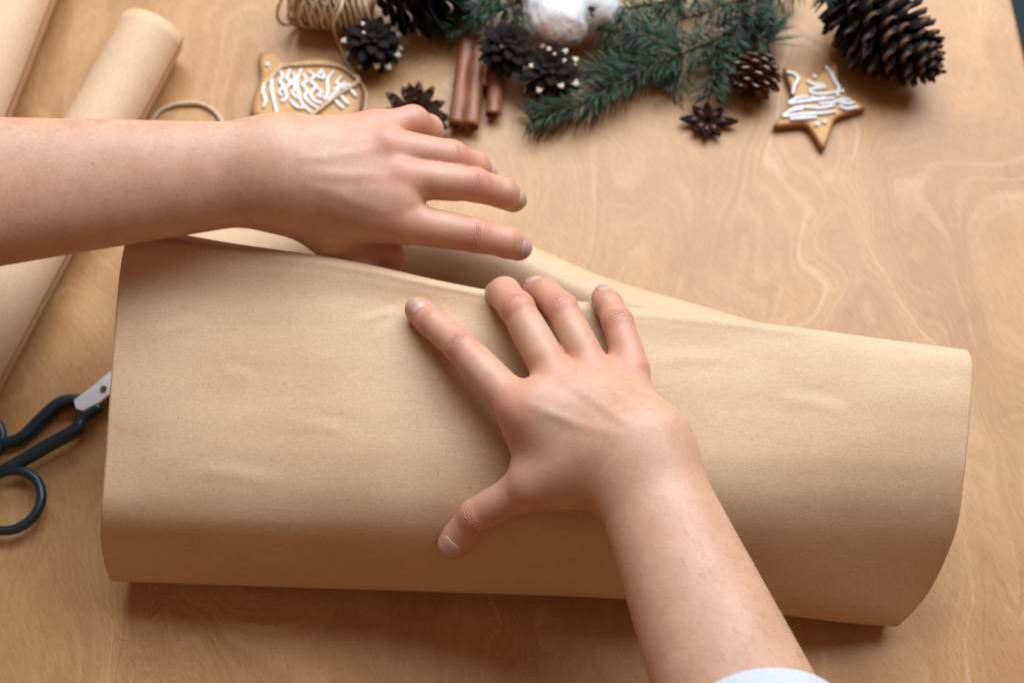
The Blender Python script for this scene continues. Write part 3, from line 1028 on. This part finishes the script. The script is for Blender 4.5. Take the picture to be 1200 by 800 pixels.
# ================================================================== scissors
def frame_from(o, loc, d, up=(0, 0, 1)):
    d = Vector(d).normalized(); up = Vector(up)
    y = up.cross(d).normalized(); z = d.cross(y)
    o.matrix_world = Matrix.Translation(Vector(loc)) @ Matrix((d, y, z)).transposed().to_4x4()

def scissors():
    root = empty('scissors', V(60, 520))
    tag(root, 'scissors with dark teal plastic handles and a steel blade slipping under the paper', 'scissors')
    org = V(60, 520)
    def L(pts): return [Vector(P(u, v, z)) - org for u, v, z in pts]
    # lower handle: shank from the blade down to its ring, upper handle: to the second ring off frame
    for nm, path, ring_c, ring_r, z in (('handle', [(118, 476, .010), (97, 490, .010), (90, 503, .010), (60, 520, .010), (20, 543, .010), (-8, 556, .010)], (11, 586), (.0200, .0185), .010),
                                      ('handle', [(112, 472, .006), (90, 469, .006), (70, 473, .006), (48, 492, .006), (22, 515, .006), (-12, 520, .006)], (-38, 516), (.0220, .0175), .006)):
        bm = bmesh.new()
        pts = catmull(np.array([list(p) for p in L(path)]), 26)
        rad = [0.0036 + 0.0010 * math.sin(math.pi * i / 25) for i in range(26)]
        tube_bm(bm, pts, rad, 12)
        c = Vector(P(ring_c[0], ring_c[1], z)) - org
        rp = []
        for k in range(49):
            t = 2 * math.pi * k / 48
            rp.append(c + Vector((ring_r[0] * math.cos(t) * 1.0, ring_r[1] * math.sin(t) * 1.05, 0)))
        tube_bm(bm, rp[:-1] + [rp[0]], 0.0031, 12, cap=False)
        link(nm, bm_mesh(nm, bm), M['plastic'], root)
    # blade
    def plate(name, poly, z0, z1, mat):
        bm = bmesh.new()
        vs = [bm.verts.new(Vector(P(u, v, z0)) - org) for u, v in poly]
        f = bm.faces.new(vs)
        r = bmesh.ops.extrude_face_region(bm, geom=[f])
        bmesh.ops.translate(bm, verts=[g for g in r['geom'] if isinstance(g, bmesh.types.BMVert)], vec=(0, 0, z1 - z0))
        bmesh.ops.bevel(bm, geom=list(bm.edges), offset=0.0004, segments=2, affect='EDGES', profile=0.5)
        return link(name, bm_mesh(name, bm, False), mat, root)
    plate('blade', [(88, 470), (112, 452), (140, 428), (220, 372), (300, 330), (222, 392), (146, 452), (126, 466), (104, 484), (90, 480)], .0105, .0130, M['steel'])
    plate('blade', [(96, 476), (120, 462), (150, 446), (230, 402), (305, 352), (226, 382), (150, 424), (112, 458)], .0045, .0068, M['steel'])
    bm = bmesh.new()
    bmesh.ops.create_cone(bm, cap_ends=True, segments=20, radius1=0.0022, radius2=0.0018, depth=0.0014)
    bmesh.ops.translate(bm, verts=bm.verts, vec=Vector(P(121, 455, .0136)) - org)
    link('rivet', bm_mesh('rivet', bm, False), M['bark'], root)
scissors()

# ================================================================== pine cones
def scale_mesh(name, L, W, curl, thick, mats, tip_from=0.82, inner=True, point=0.4):
    """one woody scale: x along its length, z away from the cone's tip side"""
    nl, nw = 7, 6
    top, bot = [], []
    for i in range(nl + 1):
        s = i / nl
        w = W * (0.35 + 0.65 * math.sin(min(1, s * 1.25) * math.pi / 2)) * (1 - point * max(0, (s - 0.7) / 0.3) ** 2)
        th = thick * (0.6 + 0.9 * s ** 3) * (1 if s < 0.97 else 0.5)
        for j in range(nw + 1):
            q = -1 + 2 * j / nw
            x = L * s - 0.12 * L * q * q * s
            z = curl * s * s * L - 0.18 * W * q * q
            top.append((x, q * w / 2, z + th / 2 * (1 - 0.7 * q * q)))
            bot.append((x, q * w / 2, z - th / 2 * (1 - 0.7 * q * q)))
    verts = top + bot
    n = (nl + 1) * (nw + 1)
    f, mi = [], []
    for i in range(nl):
        for j in range(nw):
            k = i * (nw + 1) + j
            m = 1 if (i + 0.5) / nl > tip_from and abs(j - nw / 2 + 0.5) < nw * 0.36 else 0
            f.append((k, k + nw + 1, k + nw + 2, k + 1)); mi.append(m)
            f.append((n + k, n + k + 1, n + k + nw + 2, n + k + nw + 1)); mi.append(2 if (inner and m == 0 and i < nl - 2) else m)
    rim = [j for j in range(nw + 1)] + [i * (nw + 1) + nw for i in range(1, nl + 1)] + [nl * (nw + 1) + j for j in range(nw - 1, -1, -1)] + [i * (nw + 1) for i in range(nl - 1, 0, -1)]
    for a, b in zip(rim, rim[1:] + rim[:1]):
        f.append((a, b, n + b, n + a))
        mi.append(1 if (a >= nl * (nw + 1) and b >= nl * (nw + 1)) else 0)
    me = mesh_np(name, verts, f, True)
    for m in mats: me.materials.append(m)
    me.polygons.foreach_set('material_index', mi)
    return me

def pine_cone(label, base, tip, rad, n, sc_len, sc_w, open_a=(95, 25), tipped=False, brown=False, curl=0.25, thick=0.0016, seed=1, group='pine cones around the fir branches', prof=None, tip_from=0.86):
    rnd = random.Random(seed)
    base, tip = Vector(base), Vector(tip)
    ax = (tip - base); Lc = ax.length; ax.normalize()
    root = empty('pine_cone', (base + tip) / 2)
    root.location.z = 0.0
    tag(root, label, 'pine cone', group)
    org = root.location.copy()
    e1 = ax.orthogonal().normalized(); e2 = ax.cross(e1)
    prof = prof or (lambda t: math.sin(math.pi * min(1, 0.16 + 0.80 * t)) ** 0.7)
    core_r = lambda t: rad * 0.42 * prof(t)
    pts = [base + ax * Lc * t / 10 - org for t in range(11)]
    bm = bmesh.new()
    tube_bm(bm, pts, [max(0.0008, core_r(t / 10)) for t in range(11)], 12)
    link('core', bm_mesh('core', bm), M['cone'], root)
    body = M['cone_brown'] if brown else M['cone']
    plain = scale_mesh('scale', 1.0, sc_w / sc_len, curl, thick / sc_len, [body, body, M['cone_inner'] if not tipped else body], tip_from)
    me = scale_mesh('scale', 1.0, sc_w / sc_len, curl, thick / sc_len, [body, M['cone_tip'] if tipped else (M['cone_brown'] if not brown else M['cone_inner']), M['cone_inner'] if not tipped else body], tip_from)
    for k in range(n):
        t = (k + 0.5) / n
        ang = k * 2.399963 + rnd.uniform(-.1, .1)
        out = e1 * math.cos(ang) + e2 * math.sin(ang)
        tilt = R(open_a[0] + (open_a[1] - open_a[0]) * t ** 1.1 + rnd.uniform(-5, 5))
        d = ax * math.cos(tilt) + out * math.sin(tilt)
        pos = base + ax * Lc * (0.04 + 0.92 * t) + out * core_r(t) * 0.85
        S = max(0.35, prof(t)) * sc_len * rnd.uniform(0.92, 1.08)
        up = (ax * -math.sin(tilt) + out * math.cos(tilt))
        y = up.cross(d).normalized()
        z = d.cross(y)
        o = bpy.data.objects.new('scale', me if (not tipped or rnd.random() < (0.5 if seed in (4, 8, 9) else 0.24)) else plain)
        col.objects.link(o)
        o.parent = root
        roll = Matrix.Rotation(rnd.uniform(-.15, .15), 4, 'X')
        o.matrix_local = Matrix.Translation(pos - org) @ Matrix((d, y, z)).transposed().to_4x4() @ roll @ Matrix.Scale(S, 4)
    return root

pine_cone('long dark brown pine cone lying beside the star shaped cookie', V(978, -8, .033), V(1098, 88, .026), 0.032, 120, 0.024, 0.017, (100, 28), curl=-0.10, thick=0.0018, seed=3)
pine_cone('large pine cone with broad rounded scales next to the twine spool', V(540, -32, .030), V(452, 14, .030), 0.030, 60, 0.024, 0.020, (100, 35), tipped=True, tip_from=0.93, thick=0.0022, seed=4)
pine_cone('small black pine cone with pale tips touching the twine spool', V(436, 62, .009), V(438, 40, .030), 0.018, 48, 0.0150, 0.0085, (92, 8), tipped=True, curl=0.5, seed=5)
pine_cone('small open spiky pine cone peeking out behind the bent little finger', V(487, 140, .006), V(487, 132, .026), 0.017, 42, 0.0195, 0.0070, (105, 25), tipped=False, seed=6, curl=0.12)
pine_cone('small dark pine cone lying on the thin cinnamon sticks', V(590, 66, .016), V(598, 48, .036), 0.017, 46, 0.0145, 0.0085, (92, 8), tipped=True, curl=0.5, seed=7, tip_from=0.95)
pine_cone('small black pine cone with bright cream tips below the cotton boll', V(645, 96, .008), V(645, 76, .030), 0.018, 46, 0.0160, 0.0088, (92, 8), tipped=True, curl=0.5, seed=8, tip_from=0.88)
pine_cone('small brown pine cone standing between the fir branch and star cookie', V(878, 112, .014), V(893, 66, .020), 0.016, 64, 0.0125, 0.0095, (80, 35), tipped=True, brown=True, seed=9, curl=0.45, tip_from=0.95)

# ================================================================== cinnamon
def cinnamon(label, u0, v0, u1, v1, r, double=True, z=None, seed=1):
    z = z or r
    a, b = V(u0, v0, z), V(u1, v1, z)
    d = (b - a); L = d.length; d.normalize()
    bm = bmesh.new()
    rnd = random.Random(seed)
    sides = (1, -1) if double else (1,)
    for sgn in sides:
        seg, nl = 40, 24
        rows = []
        for k in range(seg + 1):
            t = 2 * math.pi * 1.35 * k / seg
            rr = (r * 0.62 if double else r) * (1 - 0.45 * k / seg)
            cy = sgn * r * 0.52 if double else 0
            row = []
            for j in range(nl + 1):
                s = j / nl
                x = s * L + 0.0008 * mnoise.noise(Vector((k * .2, s * 3, seed)))
                w = 1 + 0.05 * mnoise.noise(Vector((s * 6, math.cos(t), math.sin(t) + seed)))
                row.append(bm.verts.new((x, cy + sgn * -math.cos(t) * rr * w, math.sin(t) * rr * w)))
            rows.append(row)
        for k in range(seg):
            for j in range(nl):
                bm.faces.new((rows[k][j], rows[k + 1][j], rows[k + 1][j + 1], rows[k][j + 1]))
    o = link('cinnamon_stick', bm_mesh('cinnamon_stick', bm), M['cinnamon'])
    so = o.modifiers.new('thickness', 'SOLIDIFY'); so.thickness = 0.0011
    frame_from(o, a, d)
    tag(o, label, 'cinnamon stick', 'cinnamon sticks')
    return o
cinnamon('thick double curled cinnamon stick lying on the bare wood', 543, 149, 556, 46, 0.0108, True, 0.0075, 2)
cinnamon('thin cinnamon stick with its open end clear of the dark pine cone', 577, 136, 583, 70, 0.0062, False, None, 3)
cinnamon('short thin cinnamon stick squeezed between the thick stick and its thin neighbour', 567, 104, 571, 56, 0.0048, False, 0.0065, 4)

# ================================================================== fir branches
def fir_branch(label, stems, nlen=0.018, density=1900, seed=1, r0=0.0022, flat=0.6):
    rnd = random.Random(seed)
    root = empty('fir_branch', V(*stems[0][0][:2]))
    org = root.location.copy()
    tag(root, label, 'fir branch', 'fir branches')
    nv, nf = [], []
    for si, st in enumerate(stems):
        pts = catmull(np.array([P(u, v, z) for u, v, z in st]), 24)
        L = sum(np.linalg.norm(pts[i + 1] - pts[i]) for i in range(23))
        rad = [r0 * (1 if si == 0 else 0.7) * (1 - 0.65 * i / 23) for i in range(24)]
        tube('stem', [Vector(p) - org for p in pts], rad, M['bark'], root, 8)
        n = int(L * density)
        for k in range(n):
            s = (k + rnd.random()) / n
            f = s * 22.999
            i = int(f)
            p = pts[i] + (pts[i + 1] - pts[i]) * (f - i)
            d = unit(pts[i + 1] - pts[i])
            side = unit(np.cross(d, [0, 0, 1])); up = np.cross(side, d)
            a = rnd.uniform(0, 2 * math.pi)
            o = side * math.cos(a) + up * math.sin(a) * flat + up * 0.1
            fwd = rnd.uniform(0.25, 0.75)
            dirn = unit(o * 1.0 + d * fwd)
            ln = nlen * rnd.uniform(0.75, 1.15) * (1 - 0.25 * max(0, s - 0.8) / 0.2)
            q = p + o * rad[min(i, 23)] * 0.6
            e = q + dirn * ln
            bendv = np.array([0, 0, -1]) * 0.12 * ln + d * 0.10 * ln
            mid = (q + e) / 2
            e = e + bendv
            if e[2] < 0.0012: e[2] = 0.0012 + rnd.random() * 0.001
            if mid[2] < 0.0012: mid[2] = 0.0012
            sx = unit(np.cross(dirn, [0.1, 0.2, 1])) * 0.00066
            sz = unit(np.cross(dirn, sx)) * 0.00046
            b0 = len(nv)
            for c, w in ((q, 0.8), (mid, 1.0)):
                nv.extend([c + sx * w - org, c + sz * w - org, c - sx * w - org, c - sz * w - org])
            nv.append(e - org)
            for j in range(4):
                nf.append((b0 + j, b0 + (j + 1) % 4, b0 + 4 + (j + 1) % 4, b0 + 4 + j))
                nf.append((b0 + 4 + j, b0 + 4 + (j + 1) % 4, b0 + 8))
    o = link('needles', mesh_np('needles', nv, nf), M['needle'], root)
    o['kind'] = 'stuff'
    return root

fir_branch('green fir branch whose tip fans over the wood below the cotton boll', [
    [(930, -25, .016), (870, 30, .018), (800, 62, .018), (735, 92, .016), (680, 122, .013), (622, 140, .010)],
    [(800, 62, .018), (755, 42, .022), (705, 36, .022)],
    [(838, 46, .018), (838, 80, .018), (832, 112, .012)],
    [(770, 76, .018), (748, 68, .014), (712, 66, .010)],
    [(735, 92, .016), (716, 84, .014), (690, 84, .010)],
    [(870, 30, .018), (900, 50, .016), (905, 30, .016)],
    [(800, 62, .018), (796, 84, .012), (786, 104, .007)],
], seed=11, nlen=0.0250)
fir_branch('dense fir branch lying between the star anise and the big pine cone', [
    [(905, -40, .018), (880, 0, .022), (862, 40, .020), (846, 82, .016)],
    [(880, 0, .022), (850, 5, .026), (815, 20, .024)],
    [(875, 15, .022), (892, 22, .022), (902, 34, .02)],
], seed=12, nlen=0.021)
fir_branch('fir branch pressed behind the cotton boll along the table', [
    [(860, -30, .014), (800, -2, .018), (745, 8, .018), (700, 14, .016)],
    [(800, -2, .018), (770, 22, .016), (738, 38, .014)],
], seed=13, nlen=0.021)
fir_branch('dark fir branch tucked between the broad scaled cone and the thick cinnamon', [
    [(650, -30, .018), (600, 5, .022), (560, 18, .020), (520, 40, .012)],
    [(600, 5, .022), (605, 30, .014), (600, 45, .012)],
    [(560, -20, .018), (540, 10, .014), (505, 30, .010)],
    [(590, -25, .02), (575, 0, .026), (548, 22, .024)],
], seed=14, nlen=0.019, density=2200)
fir_branch('tiny fir sprig tip touching the long pine cone', [
    [(985, -40, .045), (972, -15, .055), (968, 2, .060)],
], seed=15, nlen=0.014)

# ================================================================== cotton boll
def cotton():
    root = empty('cotton_boll', V(668, 10))
    org = root.location.copy()
    tag(root, 'fluffy white cotton boll resting on the fir branches', 'cotton boll')
    lobes = [((655, 16), .030, .0235), ((694, 2), .032, .020), ((660, -25), .034, .022), ((640, -10), .028, .018)]
    for (uv, z, r) in lobes:
        bm = bmesh.new()
        bmesh.ops.create_icosphere(bm, subdivisions=5, radius=r)
        c = V(uv[0], uv[1], z) - org
        for v in bm.verts:
            n = v.co.normalized()
            k = 0.10 * mnoise.noise(n * 1.6 + Vector((r * 900, 0, 0))) + 0.025 * mnoise.noise(n * 5 + Vector((r * 700, 3, 0))) + 0.012 * mnoise.noise(n * 14)
            v.co = v.co * (1 + k)
            v.co.z *= 0.85
            v.co += c
        lo = link('cotton_lobe', bm_mesh('cotton_lobe', bm), M['cotton'], root)
        # loose fibres
        bm = bmesh.new()
        rnd = random.Random(int(r * 1e5))
        for k in range(700):
            n = Vector((rnd.gauss(0, 1), rnd.gauss(0, 1), rnd.gauss(0, 1))).normalized()
            t = n.orthogonal().normalized()
            t.rotate(Matrix.Rotation(rnd.uniform(0, 6.28), 3, n))
            p0 = c + n * r * 0.93
            p1 = p0 + n * r * rnd.uniform(.08, .2) + t * r * rnd.uniform(.05, .25)
            p2 = p1 + n * r * rnd.uniform(-.08, .06) + t * r * rnd.uniform(.05, .3)
            tube_bm(bm, [p0, p1, p2], [0.00012, 0.0001, 0.00005], 3)
        lf = link('cotton_fibres', bm_mesh('cotton_fibres', bm), M['cotton'], lo)
        lf['kind'] = 'stuff'
    # dry bract blades
    for pts in ([(716, 26, .022), (702, 20, .034), (690, 10, .045)], [(700, 38, .012), (712, 22, .020), (722, 6, .024)], [(628, -25, .02), (614, -10, .024), (606, 4, .024)]):
        q = catmull(np.array([P(*p) for p in pts]), 9)
        bm = bmesh.new()
        rows = []
        for i, p in enumerate(q):
            w = 0.0045 * math.sin(math.pi * (0.12 + 0.86 * i / 8)) + 0.0003
            p = Vector(p) - org
            rows.append([bm.verts.new(p + Vector((w * x * 0.8, w * x * 0.6, 0.0018 * x * x))) for x in (-1, -.5, 0, .5, 1)])
        for i in range(8):
            for j in range(4):
                bm.faces.new((rows[i][j], rows[i][j + 1], rows[i + 1][j + 1], rows[i + 1][j]))
        o = link('bract', bm_mesh('bract', bm), M['bract'], root)
        so = o.modifiers.new('thickness', 'SOLIDIFY'); so.thickness = 0.0007
cotton()

# ================================================================== cookies
def cookie_mesh(name, outline, h):
    """outline: list of (x, y), local; rounded baked slab"""
    o = np.array(outline)
    c = o.mean(0)
    prof = [(0.0, 0.0), (0.35, 0.0), (0.7, 0.0), (0.93, 0.0), (1.0, 0.12), (1.02, 0.5), (0.99, 0.82), (0.94, 0.96), (0.85, 1.0), (0.6, 1.03), (0.3, 1.04), (0.0, 1.04)]
    n = len(o)
    verts, att, faces = [], [], []
    # inset by moving towards the centre, limited so that arms keep their width
    for (s, zz) in prof:
        for k in range(n):
            p = c + (o[k] - c) * s
            verts.append((p[0], p[1], h * zz))
            att.append(min(1, max(0, 1.05 - zz) * 1.3 + (0.35 if s > 0.9 else 0)) if s > 0.5 else 0.0)
    for i in range(len(prof) - 1):
        for k in range(n):
            faces.append((i * n + k, i * n + (k + 1) % n, (i + 1) * n + (k + 1) % n, (i + 1) * n + k))
    me = mesh_np(name, verts, faces)
    a = me.attributes.new('baked', 'FLOAT', 'POINT')
    a.data.foreach_set('value', np.array(att, np.float32))
    return me

def smooth_outline(pts, n):
    pts = np.array(pts, float)
    k = len(pts)
    q = catmull(np.vstack([pts[-2:], pts, pts[:3]]), (k + 4) * 24 + 1)
    q = q[24 * 2: 24 * (2 + k)]
    idx = np.linspace(0, len(q), n, endpoint=False).astype(int)
    return q[idx]

def icing_line(root, org, pts, r=0.0016, z=0.0085, bead=False):
    q = catmull(np.array([P(u, v, z) for u, v in pts]), max(6, 5 * len(pts)))
    q = [Vector(p) - org for p in q]
    rr = [r * (0.75 + 0.25 * math.sin(math.pi * i / (len(q) - 1)) + 0.12 * math.sin(i * 1.9)) for i in range(len(q))]
    bm = bmesh.new()
    tube_bm(bm, [q[0] - (q[1] - q[0]).normalized() * r * 0.5] + q + [q[-1] + (q[-1] - q[-2]).normalized() * r * 0.5], [r * 0.35] + rr + [r * 0.35], 10)
    return link('icing_line', bm_mesh('icing_line', bm), M['icing'], root)

def icing_dot(root, org, u, v, r=0.0018, z=0.0085):
    bm = bmesh.new()
    bmesh.ops.create_uvsphere(bm, u_segments=12, v_segments=8, radius=r)
    for w in bm.verts: w.co.z *= 0.7
    bmesh.ops.translate(bm, verts=bm.verts, vec=Vector(P(u, v, z)) - org)
    return link('icing_dot', bm_mesh('icing_dot', bm), M['icing'], root)

def star_cookie():
    root = empty('star_cookie', V(960, 130))
    org = root.location.copy()
    tag(root, 'star shaped gingerbread cookie piped with white icing', 'cookie')
    tips = [(963, 181), (1013, 132), (979, 78), (916, 84), (904, 154)]
    # inner corners lie between neighbouring tips
    cx, cy = 957, 126
    pts = []
    for i in range(5):
        a = np.array(tips[i]); b = np.array(tips[(i + 1) % 5])
        inner = np.array([cx, cy]) + ((a + b) / 2 - np.array([cx, cy])) * 0.60
        ta = np.array([cx, cy]) + (a - np.array([cx, cy])) * 1.04
        pts += [tuple(ta), tuple(inner)]
    world_pts = np.array([(P(u, v)[0] - org.x, P(u, v)[1] - org.y) for u, v in pts])
    out = np.vstack([world_pts[i] + (world_pts[(i + 1) % 10] - world_pts[i]) * np.linspace(0, 1, 16, endpoint=False)[:, None] for i in range(10)])
    for it in range(9):
        out = 0.5 * out + 0.25 * (np.roll(out, 1, 0) + np.roll(out, -1, 0))
    link('dough', cookie_mesh('dough', out, 0.0075), M['cookie'], root)
    for l in ([(923, 85), (932, 88), (935, 94), (931, 101), (929, 110)], [(968, 79), (974, 86), (978, 95), (983, 103), (981, 113)],
              [(946, 96), (955, 100), (966, 100)], [(948, 107), (956, 104), (968, 103)], [(949, 109), (960, 111), (972, 110), (980, 108)],
              [(924, 121), (934, 116), (946, 114)], [(925, 122), (945, 119), (962, 117), (978, 115)], [(960, 122), (975, 121), (985, 118), (996, 117)],
              [(930, 127), (945, 126), (962, 127), (978, 124)], [(984, 125), (992, 128), (1005, 126)], [(984, 121), (994, 122), (1000, 121)],
              [(917, 136), (928, 130), (940, 128)], [(918, 137), (935, 135), (950, 134), (966, 133), (978, 131)], [(926, 140), (942, 139), (956, 138)], [(950, 114), (957, 117), (966, 115)]):
        icing_line(root, org, l)
    for d in [(955, 90), (957, 146), (987, 107), (966, 143)]:
        icing_dot(root, org, *d)
star_cookie()

def tied_cookie():
    root = empty('tied_cookie', V(360, 115))
    org = root.location.copy()
    tag(root, 'rounded gingerbread cookie with looping white icing, tied with twine beside the forearm', 'cookie')
    px = [(297, 128), (303, 110), (307, 96), (305, 80), (306, 70), (314, 67), (322, 70), (326, 78), (338, 80), (352, 77), (372, 75), (392, 77), (406, 85), (418, 96), (424, 110), (424, 126), (418, 145), (400, 160), (370, 168), (340, 165), (312, 155), (298, 142)]
    out = smooth_outline([(P(u, v)[0] - org.x, P(u, v)[1] - org.y) for u, v in px], 150)
    link('dough', cookie_mesh('dough', out, 0.0080), M['cookie'], root)
    for l in ([(320, 88), (318, 102), (321, 118), (325, 136)], [(340, 82), (336, 92), (340, 98), (334, 106), (336, 114), (332, 120)],
              [(353, 82), (348, 94), (349, 108), (354, 122), (364, 132)], [(362, 84), (368, 90), (364, 96), (370, 102), (364, 110), (368, 118), (376, 122)],
              [(378, 82), (372, 90), (380, 92), (376, 82)], [(391, 84), (384, 94), (384, 108), (380, 118)], [(400, 90), (394, 98), (398, 100), (391, 106)],
              [(409, 104), (413, 108), (417, 113)], [(399, 112), (403, 117), (408, 122)], [(340, 118), (348, 126), (358, 127)], [(404, 97), (396, 106), (388, 114), (384, 120)], [(328, 84), (331, 90), (328, 96), (332, 102), (327, 108), (330, 113)], [(343, 86), (346, 92), (342, 97), (346, 103), (343, 110), (348, 116)],
              [(356, 88), (359, 95), (355, 100), (360, 107), (357, 114), (363, 121), (372, 127)], [(310, 98), (308, 108), (311, 118), (309, 126)], [(371, 104), (377, 108), (373, 113), (379, 114)], [(402, 104), (407, 100), (412, 102)], [(393, 118), (397, 123), (402, 127)]):
        icing_line(root, org, l, 0.0015, 0.0088)
    icing_dot(root, org, 313, 76, 0.0021, 0.0085)
    icing_dot(root, org, 331, 118, 0.0018, 0.0085)
    icing_dot(root, org, 358, 105, 0.0018, 0.0085)
tied_cookie()

# ================================================================== star anise
def star_anise():
    root = empty('star_anise', V(828, 146))
    org = root.location.copy()
    tag(root, 'dark star anise with pointed pods lying in front of the fir branches', 'star anise')
    angs = [-100, -60, -5, 40, 88, 130, 178, 222]
    lens = [.0150, .0145, .0205, .014, .0135, .014, .0190, .014]
    for a, ln in zip(angs, lens):
        a = R(a)
        d = Vector((math.cos(a), math.sin(a), 0.10)).normalized()
        y = Vector((0, 0, 1)).cross(d).normalized(); z = d.cross(y)
        bm = bmesh.new()
        rows = []
        n = 12
        for i in range(n + 1):
            s = i / n
            w = 0.0036 * math.sin(math.pi * min(1, 0.10 + s * 0.88)) ** 0.8 + 0.0003
            hh = 0.0055 * math.sin(math.pi * (0.12 + 0.84 * s)) ** 0.7
            lift = 0.0025 * s * s * s
            gap = 0.42 * w * math.sin(math.pi * s)
            ring = [(-gap, hh), (-w * 0.8, hh * 0.75), (-w, hh * 0.35), (-w * 0.5, 0.0), (w * 0.5, 0.0), (w, hh * 0.35), (w * 0.8, hh * 0.75), (gap, hh), (gap * .6, hh * 0.55), (-gap * .6, hh * 0.55)]
            rows.append([bm.verts.new(d * (0.002 + s * ln) + y * q[0] + Vector((0, 0, 1)) * (q[1] + lift + 0.0012)) for q in ring])
        m = len(rows[0])
        for i in range(n):
            for k in range(m):
                bm.faces.new((rows[i][k], rows[i][(k + 1) % m], rows[i + 1][(k + 1) % m], rows[i + 1][k]))
        bm.faces.new(rows[0]); bm.faces.new(rows[-1][::-1])
        pod = link('pod', bm_mesh('pod', bm), M['anise'], root)
        if ln > 0.0139:
            bm = bmesh.new()
            bmesh.ops.create_uvsphere(bm, u_segments=10, v_segments=8, radius=0.0022)
            for v in bm.verts:
                v.co = Vector((v.co.x * 1.4, v.co.y * 0.8, v.co.z * 0.8))
            rot = Matrix((d, y, z)).transposed().to_4x4()
            bm.transform(Matrix.Translation(d * (ln * 0.52) + Vector((0, 0, 0.0050))) @ rot)
            link('seed', bm_mesh('seed', bm), M['seed'], pod)
star_anise()

# ================================================================== twine
def twist(name, pts, r, parent=None, pitch=0.0055):
    """two-ply twine along pts"""
    pts = [Vector(p) for p in pts]
    bm = bmesh.new()
    L = [0]
    for i in range(1, len(pts)):
        L.append(L[-1] + (pts[i] - pts[i - 1]).length)
    for ply in (0, math.pi):
        q = []
        for i, p in enumerate(pts):
            d = (pts[min(i + 1, len(pts) - 1)] - pts[max(i - 1, 0)]).normalized()
            s = d.cross(Vector((0.05, 0.1, 1))).normalized(); n = s.cross(d)
            a = ply + 2 * math.pi * L[i] / pitch
            q.append(p + (s * math.cos(a) + n * math.sin(a)) * r * 0.5)
        tube_bm(bm, q, r * 0.62, 6)
    return link(name, bm_mesh(name, bm), M['twine'], parent)

def twine_spool():
    r = 0.024
    a, b = V(346, -6, r), V(432, 2, r)
    root = empty('twine_spool', ((a + b) / 2).to_tuple()[:2] + (0,))
    org = root.location.copy()
    tag(root, 'spool of natural jute twine beside the small black pine cone', 'twine')
    d = (b - a); L = d.length; d.normalize()
    y = Vector((0, 0, 1)).cross(d).normalized(); z = d.cross(y)
    def at(x, rr, t): return a + d * x + (y * math.cos(t) + z * math.sin(t)) * rr - org
    bm = bmesh.new()
    tube_bm(bm, [at(-0.003, 0, 0), at(L / 2, 0, 0), at(L + 0.003, 0, 0)], 0.013, 24)
    link('core', bm_mesh('core', bm), M['roll'], root)
    for lay, (rr, turns, skew) in enumerate(((0.0160, 15, 0.0), (0.0185, 13, 0.006), (0.0208, 11, -0.010), (0.0225, 6, 0.016))):
        pts = []
        n = turns * 40
        for k in range(n + 1):
            t = 2 * math.pi * k / 40
            s = k / n
            s = s if lay % 2 == 0 else 1 - s
            pts.append(at(L * (0.05 + 0.9 * s) + skew * math.cos(t), rr, t))
        twist('winding', pts, 0.0016, root, 0.006)
    tail = [(404, -8, .0455), (398, 14, .043), (391, 30, .026), (396, 48, .006), (403, 66, .0022), (410, 80, .004), (420, 92, .0095), (414, 100, .0105), (398, 110, .0105), (380, 124, .0105), (360, 140, .0105), (340, 162, .009)]
    q = catmull(np.array([P(*p) for p in tail]), 120)
    twist('tail', [Vector(p) - org for p in q], 0.0014, root)
    loop = [(297, 124, .003), (303, 110, .006), (318, 92, .0095), (330, 79, .0095), (350, 76, .0100), (376, 75, .0100), (398, 78, .0100), (416, 90, .0100), (427, 104, .0040), (429, 120, .0030), (425, 138, .003)]
    q = catmull(np.array([P(*p) for p in loop]), 120)
    o = twist('tie', [Vector(p) - org for p in q], 0.0011, root)
    return root
twine_spool()

q = catmull(np.array([P(*p) for p in [(166, 165, .002), (180, 138, .002), (195, 126, .002), (218, 121, .0025), (238, 123, .002), (254, 134, .002), (262, 152, .002), (255, 172, .002)]]), 90)
lp = twist('twine_loop', [Vector(p) for p in q], 0.0015)
tag(lp, 'loose loop of jute twine on the table beside the paper roll', 'twine')
